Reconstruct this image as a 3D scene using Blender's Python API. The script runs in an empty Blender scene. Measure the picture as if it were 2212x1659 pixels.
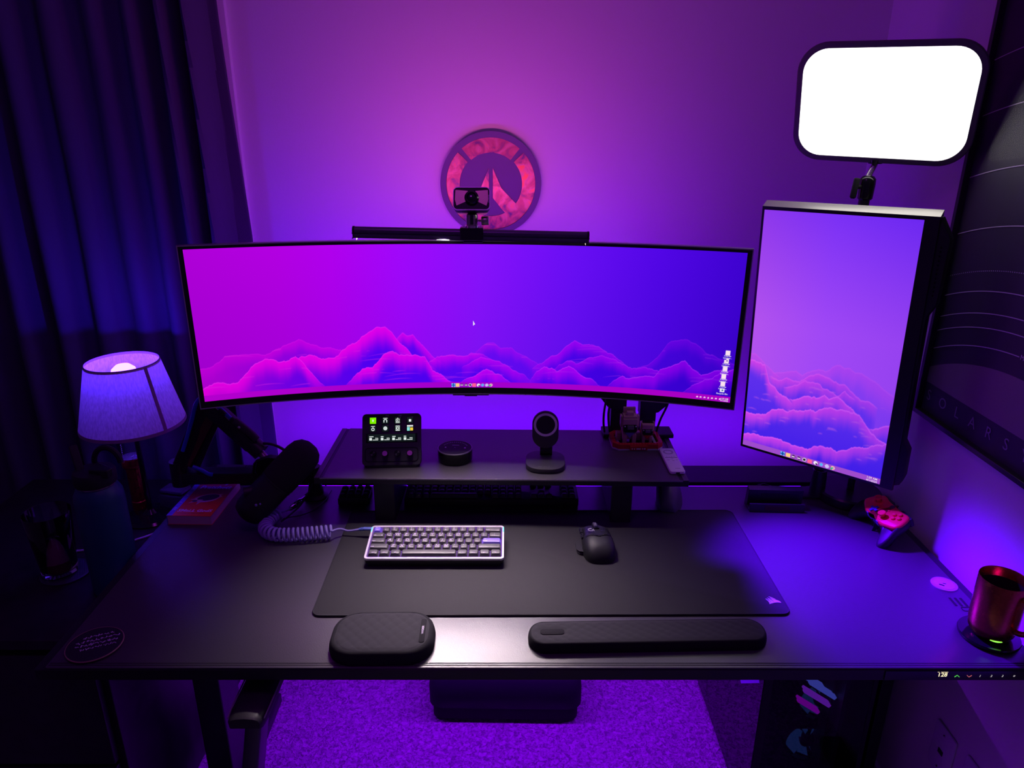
import bpy, math, random
import numpy as np
from mathutils import Vector, Matrix, noise
random.seed(7)
PI = math.pi
DZ = 0.75                      # desk top height above the carpet; z below is measured from the desk top
sc = bpy.context.scene
COL = sc.collection
R = math.radians

# ------------------------------------------------------------------ materials
def lin(c):
    c = np.asarray(c, float) / 255.0
    return np.where(c <= 0.04045, c / 12.92, ((c + 0.055) / 1.055) ** 2.4)

def mat(name, col=(.5, .5, .5), rough=.5, metal=0, emit=None, es=0, noise_scale=0, bump=0, var=0, spec=.5, coat=0, trans=0, ior=1.45, vary_rough=0):
    m = bpy.data.materials.new(name); m.use_nodes = True
    nt = m.node_tree; p = nt.nodes['Principled BSDF']
    p.inputs['Base Color'].default_value = (*col, 1)
    p.inputs['Roughness'].default_value = rough
    p.inputs['Metallic'].default_value = metal
    p.inputs['Specular IOR Level'].default_value = spec
    p.inputs['Coat Weight'].default_value = coat
    p.inputs['Transmission Weight'].default_value = trans
    p.inputs['IOR'].default_value = ior
    if emit is not None:
        p.inputs['Emission Color'].default_value = (*emit, 1)
        p.inputs['Emission Strength'].default_value = es
    if noise_scale:
        tc = nt.nodes.new('ShaderNodeTexCoord')
        n = nt.nodes.new('ShaderNodeTexNoise'); n.inputs['Scale'].default_value = noise_scale
        n.inputs['Detail'].default_value = 3
        nt.links.new(tc.outputs['Object'], n.inputs['Vector'])
        if bump:
            b = nt.nodes.new('ShaderNodeBump'); b.inputs['Strength'].default_value = bump
            b.inputs['Distance'].default_value = .002
            nt.links.new(n.outputs['Fac'], b.inputs['Height']); nt.links.new(b.outputs['Normal'], p.inputs['Normal'])
        if var:
            r = nt.nodes.new('ShaderNodeValToRGB')
            r.color_ramp.elements[0].position = .3; r.color_ramp.elements[1].position = .7
            r.color_ramp.elements[0].color = (*[c * (1 - var) for c in col], 1)
            r.color_ramp.elements[1].color = (*[min(1, c * (1 + var)) for c in col], 1)
            nt.links.new(n.outputs['Fac'], r.inputs['Fac']); nt.links.new(r.outputs['Color'], p.inputs['Base Color'])
        if vary_rough:
            mr = nt.nodes.new('ShaderNodeMapRange')
            mr.inputs['To Min'].default_value = max(0, rough - vary_rough); mr.inputs['To Max'].default_value = min(1, rough + vary_rough)
            nt.links.new(n.outputs['Fac'], mr.inputs['Value']); nt.links.new(mr.outputs['Result'], p.inputs['Roughness'])
    return m

def emat(name, col, s=1.0):
    m = bpy.data.materials.new(name); m.use_nodes = True
    nt = m.node_tree; nt.nodes.clear()
    o = nt.nodes.new('ShaderNodeOutputMaterial'); e = nt.nodes.new('ShaderNodeEmission')
    e.inputs['Color'].default_value = (*col, 1); e.inputs['Strength'].default_value = s
    nt.links.new(e.outputs[0], o.inputs['Surface'])
    return m

def screen_mat(name, s):
    m = bpy.data.materials.new(name); m.use_nodes = True
    nt = m.node_tree; nt.nodes.clear()
    o = nt.nodes.new('ShaderNodeOutputMaterial'); e = nt.nodes.new('ShaderNodeEmission')
    a = nt.nodes.new('ShaderNodeAttribute'); a.attribute_name = 'picture'
    e.inputs['Strength'].default_value = s
    nt.links.new(a.outputs['Color'], e.inputs['Color']); nt.links.new(e.outputs[0], o.inputs['Surface'])
    return m

def glass_mat(name, tint=(1, 1, 1), refl=1.0, rough=0.0):
    m = bpy.data.materials.new(name); m.use_nodes = True
    nt = m.node_tree; nt.nodes.clear()
    o = nt.nodes.new('ShaderNodeOutputMaterial'); mx = nt.nodes.new('ShaderNodeMixShader')
    t = nt.nodes.new('ShaderNodeBsdfTransparent'); t.inputs['Color'].default_value = (*tint, 1)
    g = nt.nodes.new('ShaderNodeBsdfGlossy'); g.inputs['Roughness'].default_value = rough
    fr = nt.nodes.new('ShaderNodeFresnel'); fr.inputs['IOR'].default_value = 1.5
    ml = nt.nodes.new('ShaderNodeMath'); ml.operation = 'MULTIPLY'; ge = nt.nodes.new('ShaderNodeNewGeometry'); bf = nt.nodes.new('ShaderNodeMath'); bf.operation = 'SUBTRACT'; bf.inputs[0].default_value = refl; bf.use_clamp = True
    nt.links.new(ge.outputs['Backfacing'], bf.inputs[1]); nt.links.new(bf.outputs[0], ml.inputs[1])
    nt.links.new(fr.outputs[0], ml.inputs[0]); nt.links.new(ml.outputs[0], mx.inputs['Fac']); nt.links.new(t.outputs[0], mx.inputs[1]); nt.links.new(g.outputs[0], mx.inputs[2])
    nt.links.new(mx.outputs[0], o.inputs['Surface'])
    return m

BLK = mat('black_plastic', (.012, .012, .014), .45, noise_scale=900, bump=.05)
BLKM = mat('black_matte', (.010, .010, .012), .7, noise_scale=700, bump=.1)
BLKG = mat('black_gloss', (.008, .008, .01), .12, noise_scale=5, vary_rough=.03)
DGREY = mat('dark_grey_plastic', (.05, .05, .055), .5, noise_scale=800, bump=.05)
MGREY = mat('mid_grey_metal', (.22, .21, .22), .38, .6, noise_scale=60, vary_rough=.06)
SILV = mat('brushed_silver', (.62, .58, .6), .28, 1, noise_scale=90, vary_rough=.08)
GOLDY = mat('satin_metal', (.5, .47, .36), .3, .9, noise_scale=200, vary_rough=.08)
WHITE = mat('white_plastic', (.75, .74, .76), .4, noise_scale=300, bump=.02)
GLASS = glass_mat('clear_glass')

# ------------------------------------------------------------------ mesh builder
def rrect(w, d, r, n=6, cx=0, cy=0):
    p = []
    for sx, sy, a0 in ((1, 1, 0), (-1, 1, 90), (-1, -1, 180), (1, -1, 270)):
        for i in range(n + 1):
            a = R(a0 + 90 * i / n)
            p.append((cx + sx * (w / 2 - r) + r * math.cos(a), cy + sy * (d / 2 - r) + r * math.sin(a)))
    return p

def circ(r, n=32, cx=0, cy=0, a0=0):
    return [(cx + r * math.cos(a0 + 2 * PI * i / n), cy + r * math.sin(a0 + 2 * PI * i / n)) for i in range(n)]

def inset(poly, d):
    n = len(poly); out = []
    for i in range(n):
        p0 = Vector(poly[i - 1]); p1 = Vector(poly[i]); p2 = Vector(poly[(i + 1) % n])
        e1 = p1 - p0; e2 = p2 - p1
        if e1.length < 1e-9: e1 = e2
        if e2.length < 1e-9: e2 = e1
        n1 = Vector((-e1.y, e1.x)).normalized(); n2 = Vector((-e2.y, e2.x)).normalized()
        b = n1 + n2
        if b.length < 1e-6: b = n1
        b.normalize(); c = max(.35, b.dot(n1))
        out.append(tuple(p1 + b * (d / c)))
    return out

def frame_to(d, up=(0, 0, 1)):
    z = Vector(d).normalized(); u = Vector(up)
    if abs(z.dot(u)) > .98: u = Vector((0, 1, 0))
    x = u.cross(z).normalized(); y = z.cross(x)
    return Matrix((x, y, z)).transposed()

_txt = {}
def text_geo(s, shear=0, bold=0):
    k = (s, shear, bold)
    if k not in _txt:
        c = bpy.data.curves.new('t', 'FONT'); c.body = s; c.size = 1; c.shear = shear; c.offset = bold
        c.resolution_u = 3; c.align_x = 'CENTER'; c.align_y = 'CENTER'
        o = bpy.data.objects.new('t', c)
        me = o.to_mesh()
        _txt[k] = ([tuple(v.co) for v in me.vertices], [tuple(p.vertices) for p in me.polygons])
        o.to_mesh_clear(); bpy.data.objects.remove(o); bpy.data.curves.remove(c)
        if bold and any(abs(v[1]) > 1.1 or abs(v[0]) > .8 * len(s) + .5 for v in _txt[k][0]): _txt[k] = text_geo(s, shear, 0)   # a spike from the offset
    return _txt[k]

class B:
    def __init__(s): s.v = []; s.f = []; s.m = []
    def add(s, vs, fs, m=0):
        k = len(s.v); s.v += [tuple(v) for v in vs]; s.f += [tuple(i + k for i in f) for f in fs]; s.m += [m] * len(fs)
        return s
    def box(s, x0, x1, y0, y1, z0, z1, m=0):
        vs = [(x, y, z) for z in (z0, z1) for y in (y0, y1) for x in (x0, x1)]
        return s.add(vs, [(0, 2, 3, 1), (4, 5, 7, 6), (0, 1, 5, 4), (2, 6, 7, 3), (0, 4, 6, 2), (1, 3, 7, 5)], m)
    def loft(s, rings, m=0, caps=True, closed=True):
        n = len(rings[0]); vs = [p for r in rings for p in r]; fs = []
        for i in range(len(rings) - 1):
            for j in range(n if closed else n - 1):
                a = i * n + j; b = i * n + (j + 1) % n
                fs.append((a, b, b + n, a + n))
        if caps:
            fs.append(tuple(reversed(range(n)))); fs.append(tuple(range((len(rings) - 1) * n, len(rings) * n)))
        return s.add(vs, fs, m)
    def prism(s, poly, z0, z1, m=0, bev=0):
        if bev:
            pi = inset(poly, bev)
            pm = inset(poly, bev * .3)
            rings = [[(x, y, z0) for x, y in pi], [(x, y, z0 + bev) for x, y in poly], [(x, y, z1 - bev) for x, y in poly],
                     [(x, y, z1 - bev * .3) for x, y in pm], [(x, y, z1) for x, y in pi]]
        else:
            rings = [[(x, y, z0) for x, y in poly], [(x, y, z1) for x, y in poly]]
        return s.loft(rings, m)
    def ring(s, po, pi, z0, z1, m=0):
        n = len(po)
        vs = [(x, y, z0) for x, y in po] + [(x, y, z0) for x, y in pi] + [(x, y, z1) for x, y in po] + [(x, y, z1) for x, y in pi]
        fs = []
        for j in range(n):
            k = (j + 1) % n
            fs += [(j, j + n, k + n, k), (j + 2 * n, k + 2 * n, k + 3 * n, j + 3 * n), (j, k, k + 2 * n, j + 2 * n), (j + n, j + 3 * n, k + 3 * n, k + n)]
        return s.add(vs, fs, m)
    def lathe(s, prof, c=(0, 0, 0), n=40, m=0, rot=None, caps=True):
        rings = []
        for r, z in prof:
            ring = []
            for i in range(n):
                a = 2 * PI * i / n; p = Vector((r * math.cos(a), r * math.sin(a), z))
                if rot is not None: p = rot @ p
                ring.append(tuple(p + Vector(c)))
            rings.append(ring)
        return s.loft(rings, m, caps)
    def cyl(s, p0, p1, r0, r1=None, n=20, m=0):
        r1 = r0 if r1 is None else r1
        p0 = Vector(p0); p1 = Vector(p1); M = frame_to(p1 - p0); L = (p1 - p0).length
        return s.lathe([(r0, 0), (r1, L)], p0, n, m, M)
    def tube(s, pts, r, n=8, m=0, caps=True):
        pts = [Vector(p) for p in pts]; rings = []; x = None
        for i, p in enumerate(pts):
            d = (pts[min(i + 1, len(pts) - 1)] - pts[max(i - 1, 0)]).normalized()
            if x is None: x = frame_to(d).col[0].copy()
            x = (x - d * x.dot(d)).normalized(); y = d.cross(x)
            rr = r[i] if isinstance(r, (list, tuple)) else r
            rings.append([tuple(p + x * rr * math.cos(2 * PI * k / n) + y * rr * math.sin(2 * PI * k / n)) for k in range(n)])
        return s.loft(rings, m, caps)
    def obox(s, c, size, M=None, m=0, bev=0):
        w, d, h = size; t = B()
        if bev: t.prism(rrect(w, d, bev, 3), -h / 2, h / 2, 0, min(bev, h * .45))
        else: t.box(-w / 2, w / 2, -d / 2, d / 2, -h / 2, h / 2)
        if M is not None: t.xf(M)
        t.mv(c); return s.add(t.v, t.f, m)
    def beam(s, p0, p1, w, h, m=0, bev=.003, up=(0, 0, 1)):
        p0 = Vector(p0); p1 = Vector(p1)
        return s.obox((p0 + p1) / 2, (w, h, (p1 - p0).length), frame_to(p1 - p0, up), m, bev)
    def sphere(s, c, r, n=20, m=0, sx=1, sy=1, sz=1):
        t = B(); k = n // 2
        t.lathe([(max(1e-4, math.sin(PI * i / k)), -math.cos(PI * i / k)) for i in range(k + 1)], n=n)
        return s.add([(c[0] + r * sx * v[0], c[1] + r * sy * v[1], c[2] + r * sz * v[2]) for v in t.v], t.f, m)
    def text(s, st, size, c=(0, 0, 0), M=None, m=0, shear=0, bold=0, sx=1):
        vs, fs = text_geo(st, shear, bold)
        out = []
        for v in vs:
            p = Vector((v[0] * size * sx, v[1] * size, 0))
            if M is not None: p = M @ p
            out.append(tuple(p + Vector(c)))
        return s.add(out, fs, m)
    def poly(s, pts, m=0): return s.add(pts, [tuple(range(len(pts)))], m)
    def xf(s, M): s.v = [tuple(M @ Vector(v)) for v in s.v]; return s
    def mv(s, d): s.v = [(v[0] + d[0], v[1] + d[1], v[2] + d[2]) for v in s.v]; return s
    def addb(s, o, m=None):
        k = len(s.v); s.v += o.v; s.f += [tuple(i + k for i in f) for f in o.f]; s.m += (o.m if m is None else [m] * len(o.f)); return s

def mesh_of(name, b, mats, ang=35):
    me = bpy.data.meshes.new(name)
    me.from_pydata(b.v, [], b.f)
    for mm in (mats if isinstance(mats, (list, tuple)) else [mats]): me.materials.append(mm)
    me.polygons.foreach_set('material_index', b.m)
    me.polygons.foreach_set('use_smooth', [True] * len(b.f))
    me.update()
    try: me.set_sharp_from_angle(angle=R(ang))
    except Exception: pass
    return me

def thing(name, label, cat, loc=(0, 0, 0), rot=0, group=None, M=None):
    o = bpy.data.objects.new(name, None); COL.objects.link(o)
    o.empty_display_size = .02
    W = Matrix.Translation((loc[0], loc[1], loc[2] + DZ)) @ (M.to_4x4() if M is not None else Matrix.Rotation(rot, 4, 'Z'))
    o.matrix_world = W
    _W[o.name] = W
    o['label'] = label; o['category'] = cat
    if group: o['group'] = group
    return o
_W = {}
def part(name, b, mats, parent, local=False, bev=0, label=None, ang=35):
    """a mesh under its thing; geometry in world coordinates above the desk top, or local ones"""
    top = parent
    while top.parent: top = top.parent
    if not local:
        Wi = _W[top.name].inverted() @ Matrix.Translation((0, 0, DZ)); b.xf(Wi)
    o = bpy.data.objects.new(name, mesh_of(name, b, mats, ang)); COL.objects.link(o)
    o.parent = parent
    if bev:
        md = o.modifiers.new('bevel', 'BEVEL'); md.width = bev; md.segments = 2; md.limit_method = 'ANGLE'
    if label: o['label'] = label
    return o
def single(name, b, mats, label, cat, loc, rot=0, group=None, M=None, local=False, bev=0, ang=35):
    W = Matrix.Translation((loc[0], loc[1], loc[2] + DZ)) @ (M.to_4x4() if M is not None else Matrix.Rotation(rot, 4, 'Z'))
    if not local: b.xf(W.inverted() @ Matrix.Translation((0, 0, DZ)))
    o = bpy.data.objects.new(name, mesh_of(name, b, mats, ang)); COL.objects.link(o); o.matrix_world = W
    _W[o.name] = W
    o['label'] = label; o['category'] = cat
    if group: o['group'] = group
    if bev:
        md = o.modifiers.new('bevel', 'BEVEL'); md.width = bev; md.segments = 2; md.limit_method = 'ANGLE'
    return o
def struct(name, b, m):
    b.mv((0, 0, DZ)); o = bpy.data.objects.new(name, mesh_of(name, b, m)); COL.objects.link(o); o['kind'] = 'structure'
    return o
def rows(x, y, z): return Matrix((x, y, z)).transposed()
I3 = Matrix.Identity(3)
FACE_Y = rows((1, 0, 0), (0, 0, 1), (0, -1, 0))          # local xy plane stood up facing the viewer (-Y)

# ------------------------------------------------------------------ room
WALL = mat('painted_wall', (.72, .70, .72), .42, noise_scale=170, bump=.12)
def carpet_mat():
    m = mat('carpet', (.62, .58, .62), .95)
    nt = m.node_tree; p = nt.nodes['Principled BSDF']
    tc = nt.nodes.new('ShaderNodeTexCoord'); n = nt.nodes.new('ShaderNodeTexNoise')
    n.inputs['Scale'].default_value = 95; n.inputs['Detail'].default_value = 5; n.inputs['Distortion'].default_value = 1.2
    r = nt.nodes.new('ShaderNodeValToRGB'); r.color_ramp.elements[0].position = .36; r.color_ramp.elements[1].position = .62
    r.color_ramp.elements[0].color = (.30, .27, .32, 1); r.color_ramp.elements[1].color = (.8, .76, .8, 1)
    bp = nt.nodes.new('ShaderNodeBump'); bp.inputs['Strength'].default_value = .9; bp.inputs['Distance'].default_value = .012
    nt.links.new(tc.outputs['Object'], n.inputs['Vector']); nt.links.new(n.outputs['Fac'], r.inputs['Fac'])
    nt.links.new(r.outputs['Color'], p.inputs['Base Color']); nt.links.new(n.outputs['Fac'], bp.inputs['Height'])
    nt.links.new(bp.outputs['Normal'], p.inputs['Normal'])
    return m
YB, XR = 1.0, .9
struct('floor', B().box(-2.4, XR + .1, -2.6, YB + .1, -DZ - .1, -DZ), carpet_mat())
struct('wall_back', B().box(-2.4, XR + .1, YB, YB + .1, -DZ, 1.75), WALL)
struct('wall_right', B().box(XR, XR + .1, -2.6, YB, -DZ, 1.75), WALL)
struct('wall_left', B().box(-2.5, -2.4, -2.6, YB + .1, -DZ, 1.75), WALL)
struct('wall_front', B().box(-2.4, XR + .1, -2.7, -2.6, -DZ, 1.75), WALL)
struct('ceiling', B().box(-2.5, XR + .1, -2.7, YB + .1, 1.75, 1.85), WALL)
TRIM = mat('white_trim', (.8, .78, .8), .3, noise_scale=50, vary_rough=.05)
struct('trim_1', B().box(-.85, -.766, YB - .018, YB, -DZ, 1.6), TRIM)
struct('baseboard_right', B().box(XR - .012, XR, -2.6, YB - .012, -DZ, -DZ + .09), TRIM)
struct('baseboard_back', B().box(-.766, XR, YB - .012, YB, -DZ, -DZ + .09), TRIM)

# ------------------------------------------------------------------ desk
LEATH = mat('black_leatherette', (.060, .054, .062), .36, noise_scale=420, bump=.14, vary_rough=.04, spec=.8)
STEEL = mat('black_steel', (.03, .03, .034), .38, .3, noise_scale=500, bump=.05)
desk = thing('desk', 'wide black standing desk with leatherette top and rear cable slot', 'desk', (0, .4, -DZ))
b = B().box(-.885, .885, 0, .668, -.026, -.0035); b.box(-.885, -.785, .668, .80, -.026, -.0035); b.box(.785, .885, .668, .80, -.026, -.0035)
b.box(-.785, .785, .790, .80, -.026, -.0035)
part('desktop', b, STEEL, desk, bev=.0012)
b = B().prism(rrect(1.732, .671, .004, 2, 0, .3365), -.0035, 0, 0, .0012)
b.box(-.866, -.79, .672, .795, -.0035, -.0003); b.box(.79, .866, .672, .795, -.0035, -.0003)
cov = part('leather_cover', b, LEATH, desk)
b = B()
for yy in (.0075, .0125): b.box(-.862, .862, yy - .0009, yy + .0009, -.0005, .0004)
part('stitching', b, mat('dark_thread', (.012, .012, .014), .8, noise_scale=1200, bump=.3), cov)
part('rear_lid', B().box(-.782, .782, .694, .787, -.012, 0), STEEL, desk, bev=.0015)
b = B().box(-.78, .78, .63, .635, -.11, -.026); b.box(-.78, .78, .635, .80, -.115, -.11); b.box(-.78, .78, .795, .80, -.11, -.026)
part('cable_tray', b, STEEL, desk)
part('light_strip', B().box(-.76, .76, .7865, .7945, -.075, -.06), emat('led_violet_soft', (.10, .0, 1.0), 7), desk, label='glowing violet light strip')
for x in (-.79, .845):
    w = .05 if x < 0 else .03
    part('foot', B().box(x - w, x + w, .08, .71, -DZ, -DZ + .035), STEEL, desk, bev=.006)
    part('leg', B().box(x - .032, x + .032, .38, .48, -DZ + .035, -.026), STEEL, desk, bev=.003)
part('crossbar', B().box(-.76, .815, .41, .45, -.066, -.026), STEEL, desk)
cp = part('control_panel', B().box(.60, .86, -.0025, .001, -.0235, -.0045), BLKG, desk)
def onfront(x, z): return (x, -.0029, z)
b = B().text('128', .0115, onfront(.700, -.0118), FACE_Y, 0, 0, .012); b.box(.6905, .6935, -.0029, -.0028, -.0062, -.0056); b.box(.6965, .709, -.0029, -.0028, -.0062, -.0056)
part('height_display', b, emat('warm_digits', (1, .85, .5), 1.4), cp)
def chev(x, z, s):
    return B().tube([(x - .0042, -.0029, z - s * .0018), (x, -.0029, z + s * .002), (x + .0042, -.0029, z - s * .0018)], .00065, 6)
part('up_button', chev(.7262, -.0145, 1), emat('green_mark', (.12, .75, .12), .8), cp, label='green lit up arrow')
part('down_button', chev(.7475, -.0145, -1), emat('red_mark', (.55, .12, .16), .8), cp, label='red lit down arrow')
for t, x in (('1', .7662), ('2', .7862), ('3', .8058), ('\u2261', .8262)):
    part('preset_button', B().text(t, .0062, onfront(x, -.0145), FACE_Y, 0, .2, .02), emat('white_mark', (.6, .55, .6), .8), cp)
# strip and usb port cut in the right side of the top
b = B()
for k in range(3): b.obox((.826 + k * .0105, .186 - k * .0005, .0003), (.0045, .026, .0006), Matrix.Rotation(R(-2), 3, 'Z'), 0)
b.ring(rrect(.026, .013, .004, 4, .843, .163), rrect(.023, .010, .003, 4, .843, .163), 0, .0007, 0)
part('usb_ports', b, BLKM, cov)

# ------------------------------------------------------------------ mouse pad
PAD = mat('pad_cloth', (.030, .028, .032), .8, noise_scale=1500, bump=.25, spec=.3)
pad = thing('mouse_pad', 'large black cloth desk pad with pale sail emblem in its front right corner', 'mouse pad', (.0238, .3391, 0), .00615)
part('cloth', B().prism(rrect(.928, .398, .017, 6), 0, .0036, 0, .0008), PAD, pad, True)
rim = [(x, y, .0030) for x, y in rrect(.926, .396, .017, 6)]; rim.append(rim[0])
part('stitched_edge', B().tube(rim, .0017, 6, 0, False), mat('edge_thread', (.018, .017, .02), .75, noise_scale=1500, bump=.4), pad, True)
sx, sy = .89e-3 / 18.43, -1.36e-3 / 18.43
def L(pts): return [((x - 600) * sx, (y - 570) * sy, .0041) for x, y in pts]
b = B()
for pl in ([(505, 400), (560, 415), (640, 455), (740, 520), (735, 535), (650, 500), (580, 470)],
           [(412, 450), (470, 468), (525, 505), (500, 515), (450, 490)],
           [(330, 495), (380, 510), (430, 545), (400, 558), (360, 535)],
           [(330, 545), (375, 570), (430, 575), (465, 600), (485, 645), (500, 650), (480, 590), (435, 530), (430, 515), (500, 528), (545, 545), (585, 590), (600, 625), (620, 625), (590, 555), (530, 475), (600, 500), (740, 545), (810, 575), (865, 610), (890, 650), (885, 680), (820, 662), (720, 658), (600, 675), (480, 705), (385, 730), (403, 680), (400, 630), (380, 585)]):
    b.poly(list(reversed(L(pl))))
b.mv((.4645 - .0238, .1825 - .3391, 0))
part('logo', b, mat('pale_print', (.62, .58, .68), .6, noise_scale=800, var=.05), pad, True)

# ------------------------------------------------------------------ keycaps
CAP = mat('grey_keycap', (.085, .08, .085), .42, noise_scale=700, bump=.06)
CAPV = mat('violet_keycap', (.20, .13, .75), .42, noise_scale=700, bump=.06)
LEG = emat('lit_legend', (.85, .55, .95), 1.0)
LEGW = mat('pale_legend', (.7, .62, .75), .5, noise_scale=500, var=.04)
def keycap(w, d=.0178, h=.0075, taper=.0026):
    b = B(); w -= .0013
    rings = []
    for z, i, r in ((0, 0, .0015), (h * .6, taper * .6, .002), (h * .93, taper, .0026), (h, taper + .0012, .0026)):
        rings.append([(x, y, z) for x, y in rrect(w - 2 * i, d - 2 * i, r, 3)])
    return b.loft(rings)
TILT = R(7)
kb = thing('compact_keyboard', 'compact keyboard with pale rim, grey lettered keycaps and two violet keys on the desk pad', 'keyboard', (-.2178, .2985, .004), R(.1))
KW, KD = .297, .1115
def tiltm(b):
    c, s_ = math.cos(TILT), math.sin(TILT)
    b.v = [(x, y * c - z * s_, y * s_ + z * c + .013) for x, y, z in b.v]; return b
b = tiltm(B().prism(rrect(KW - .001, KD, .007, 5, 0, KD / 2), -.006, .005, 0, .001))
b.box(-KW / 2 + .008, KW / 2 - .008, .003, .1, .0005, .009); b.box(-KW / 2 + .02, KW / 2 - .02, .085, .10, 0, .02)
part('case', b, BLK, kb, True)
part('rim', tiltm(B().ring(rrect(KW, KD, .0075, 6, 0, KD / 2), rrect(KW - .0085, KD - .0095, .004, 6, 0, KD / 2), .003, .0085)), mat('pale_metal_rim', (.72, .68, .72), .3, .35, noise_scale=200, vary_rough=.05), kb, True, label='pale metal rim')
part('backlight_plate', tiltm(B().prism(rrect(KW - .009, KD - .010, .004, 4, 0, KD / 2), .0042, .0052)), emat('violet_backlight', (.32, .10, .75), .55), kb, True, label='violet lit plate under the keys')
for sgn in (-1, 1):
    part('side_light', tiltm(B().box(sgn * (KW / 2 - .0012) - .0013, sgn * (KW / 2 - .0012) + .0013, KD - .022, KD - .006, .003, .0092)), emat('cyan_light', (.25, .85, .95), 1.1), kb, True, label='cyan side light')
U = .01905
lay = [
 [('esc', 1, 2), ('1', 1, 0), ('2', 1, 0), ('3', 1, 0), ('4', 1, 0), ('5', 1, 0), ('6', 1, 0), ('7', 1, 0), ('8', 1, 0), ('9', 1, 0), ('0', 1, 0), ('-', 1, 0), ('=', 1, 0), ('back', 2, 3)],
 [('tab', 1.5, 3)] + [(c, 1, 1) for c in 'QWERTYUIOP'] + [('[', 1, 0), (']', 1, 0), ('\\', 1.5, 0)],
 [('caps', 1.75, 3)] + [(c, 1, 1) for c in 'ASDFGHJKL'] + [(';', 1, 0), ("'", 1, 0), ('enter', 2.25, 2)],
 [('shift', 2.25, 3)] + [(c, 1, 1) for c in 'ZXCVBNM'] + [(',', 1, 0), ('.', 1, 0), ('/', 1, 0), ('shift', 2.75, 3)],
 [('ctrl', 1.25, 3), ('win', 1.25, 3), ('alt', 1.25, 3), ('', 6.25, 3), ('alt', 1.25, 3), ('win', 1.25, 3), ('ctrl', 1.25, 3), ('fn', 1.25, 3)]]
shifted = dict(zip('1234567890-=[];\',./\\', '!@#$%^&*()_+{}:"<>?|'))
for r, row in enumerate(lay):
    x = -7.5 * U; yc = KD / 2 + (2 - r) * U
    for t, w, kind in row:
        W_ = w * U; cx = x + W_ / 2; x += W_
        b = keycap(W_); z = .0077
        if kind == 1: b.text(t, .0105, (-.001, -.0005, z), None, 1, .18, .03)
        elif kind == 0:
            b.text(t, .0056, (-.0012, -.003, z), None, 1, .15, .02)
            if t in shifted: b.text(shifted[t], .0045, (-.0012, .0026, z), None, 2, .1, .01)
        elif t:
            left = -W_ / 2 + .0075
            b.text(t, .0046, (max(left, 0 if w < 1.3 else left), -.0032 if kind == 3 else -.0028, z), None, 2 if kind == 2 else 1, 0, .02)
            if kind == 2: b.text('\u21b5' if t == 'enter' else '\u25c7', .005, (left, .0028, z), None, 2, 0, .02)
            elif w > 1.4 and t != '': b.text({'tab': '\u2192', 'back': '\u2190', 'caps': '<>', 'shift': '\u2191'}.get(t, '<>'), .005, (W_ / 2 - .0065, -.003, z), None, 1)
        b.mv((cx, yc, .0062)); tiltm(b)
        part('keycap', b, [CAPV if kind == 2 else CAP, LEG, LEGW], kb, True, label='violet keycap' if kind == 2 else None)

# ------------------------------------------------------------------ coiled cable
CORD = mat('violet_cord', (.36, .28, .72), .55, noise_scale=900, bump=.5)
def catmull(pts, n):
    P = [Vector(p) for p in pts]; P = [P[0] * 2 - P[1]] + P + [P[-1] * 2 - P[-2]]; out = []
    for i in range(1, len(P) - 2):
        for k in range(n):
            t = k / n; a, b_, c, d = P[i - 1:i + 3]
            out.append(.5 * ((2 * b_) + (c - a) * t + (2 * a - 5 * b_ + 4 * c - d) * t * t + (3 * b_ - a - 3 * c + d) * t ** 3))
    out.append(P[-2]); return out
cable = thing('coiled_cable', 'violet coiled keyboard cable looping across the desk left of the keyboard', 'cable', (-.55, .43, 0))
cr = .0135; cz = cr + .0036
spine = catmull([(-.462, .418, cz), (-.50, .411, cz), (-.545, .405, cz), (-.585, .405, cz), (-.611, .420, cz), (-.621, .447, cz), (-.617, .475, cz), (-.607, .498, cz + .002)], 24)
Ls = [0]
for i in range(1, len(spine)): Ls.append(Ls[-1] + (spine[i] - spine[i - 1]).length)
turns = 23; NP = turns * 18; pts = []
for k in range(NP + 1):
    d = Ls[-1] * k / NP; i = max(j for j in range(len(Ls)) if Ls[j] <= d + 1e-9); i = min(i, len(spine) - 2)
    t = (d - Ls[i]) / max(1e-9, Ls[i + 1] - Ls[i]); p = spine[i].lerp(spine[i + 1], t)
    tan = (spine[i + 1] - spine[i]).normalized(); side = Vector((-tan.y, tan.x, 0)).normalized(); up = Vector((0, 0, 1))
    a = 2 * PI * turns * k / NP + .6
    pts.append(p + side * cr * math.cos(a) + up * cr * math.sin(a))
part('coil', B().tube(pts, .0032, 8), CORD, cable)
lead = catmull([pts[0], (-.445, .425, .020), (-.425, .4225, .0165), (-.398, .4205, .0215)], 8)
part('straight_lead', B().tube(lead, .0024, 8), CORD, cable)
BLUEP = mat('blue_plug', (.12, .17, .55), .45, noise_scale=300, vary_rough=.05)
b = B().cyl((-.400, .4205, .0215), (-.392, .4202, .0225), .0034, .0034)
for k in range(3): b.cyl((-.3955 + k * .0022, .4203, .0222), (-.3943 + k * .0022, .4203, .0224), .0042)
b.obox((-.378, .4195, .0235), (.026, .0095, .0062), Matrix.Rotation(R(-1), 3, 'Z'), 0, .0025)
part('usb_plug', b, BLUEP, cable, label='blue usb plug')
tail = catmull([pts[-1], (-.604, .505, .019), (-.597, .516, .0145), (-.589, .530, .0125)], 8)
part('straight_lead', B().tube(tail, .0026, 8), CORD, cable)
b = B(); p0 = Vector((-.590, .528, .0118)); p1 = Vector((-.568, .590, .0118)); dd = (p1 - p0).normalized(); MM = frame_to(dd)
b.lathe([(.004, 0), (.0055, .003), (.0065, .012), (.0065, .018), (.0078, .019), (.0078, .026), (.0066, .027), (.0066, .034), (.0074, .035), (.0074, .044), (.0055, .047), (.004, .064)], p0, 24, 0, MM)
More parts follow.
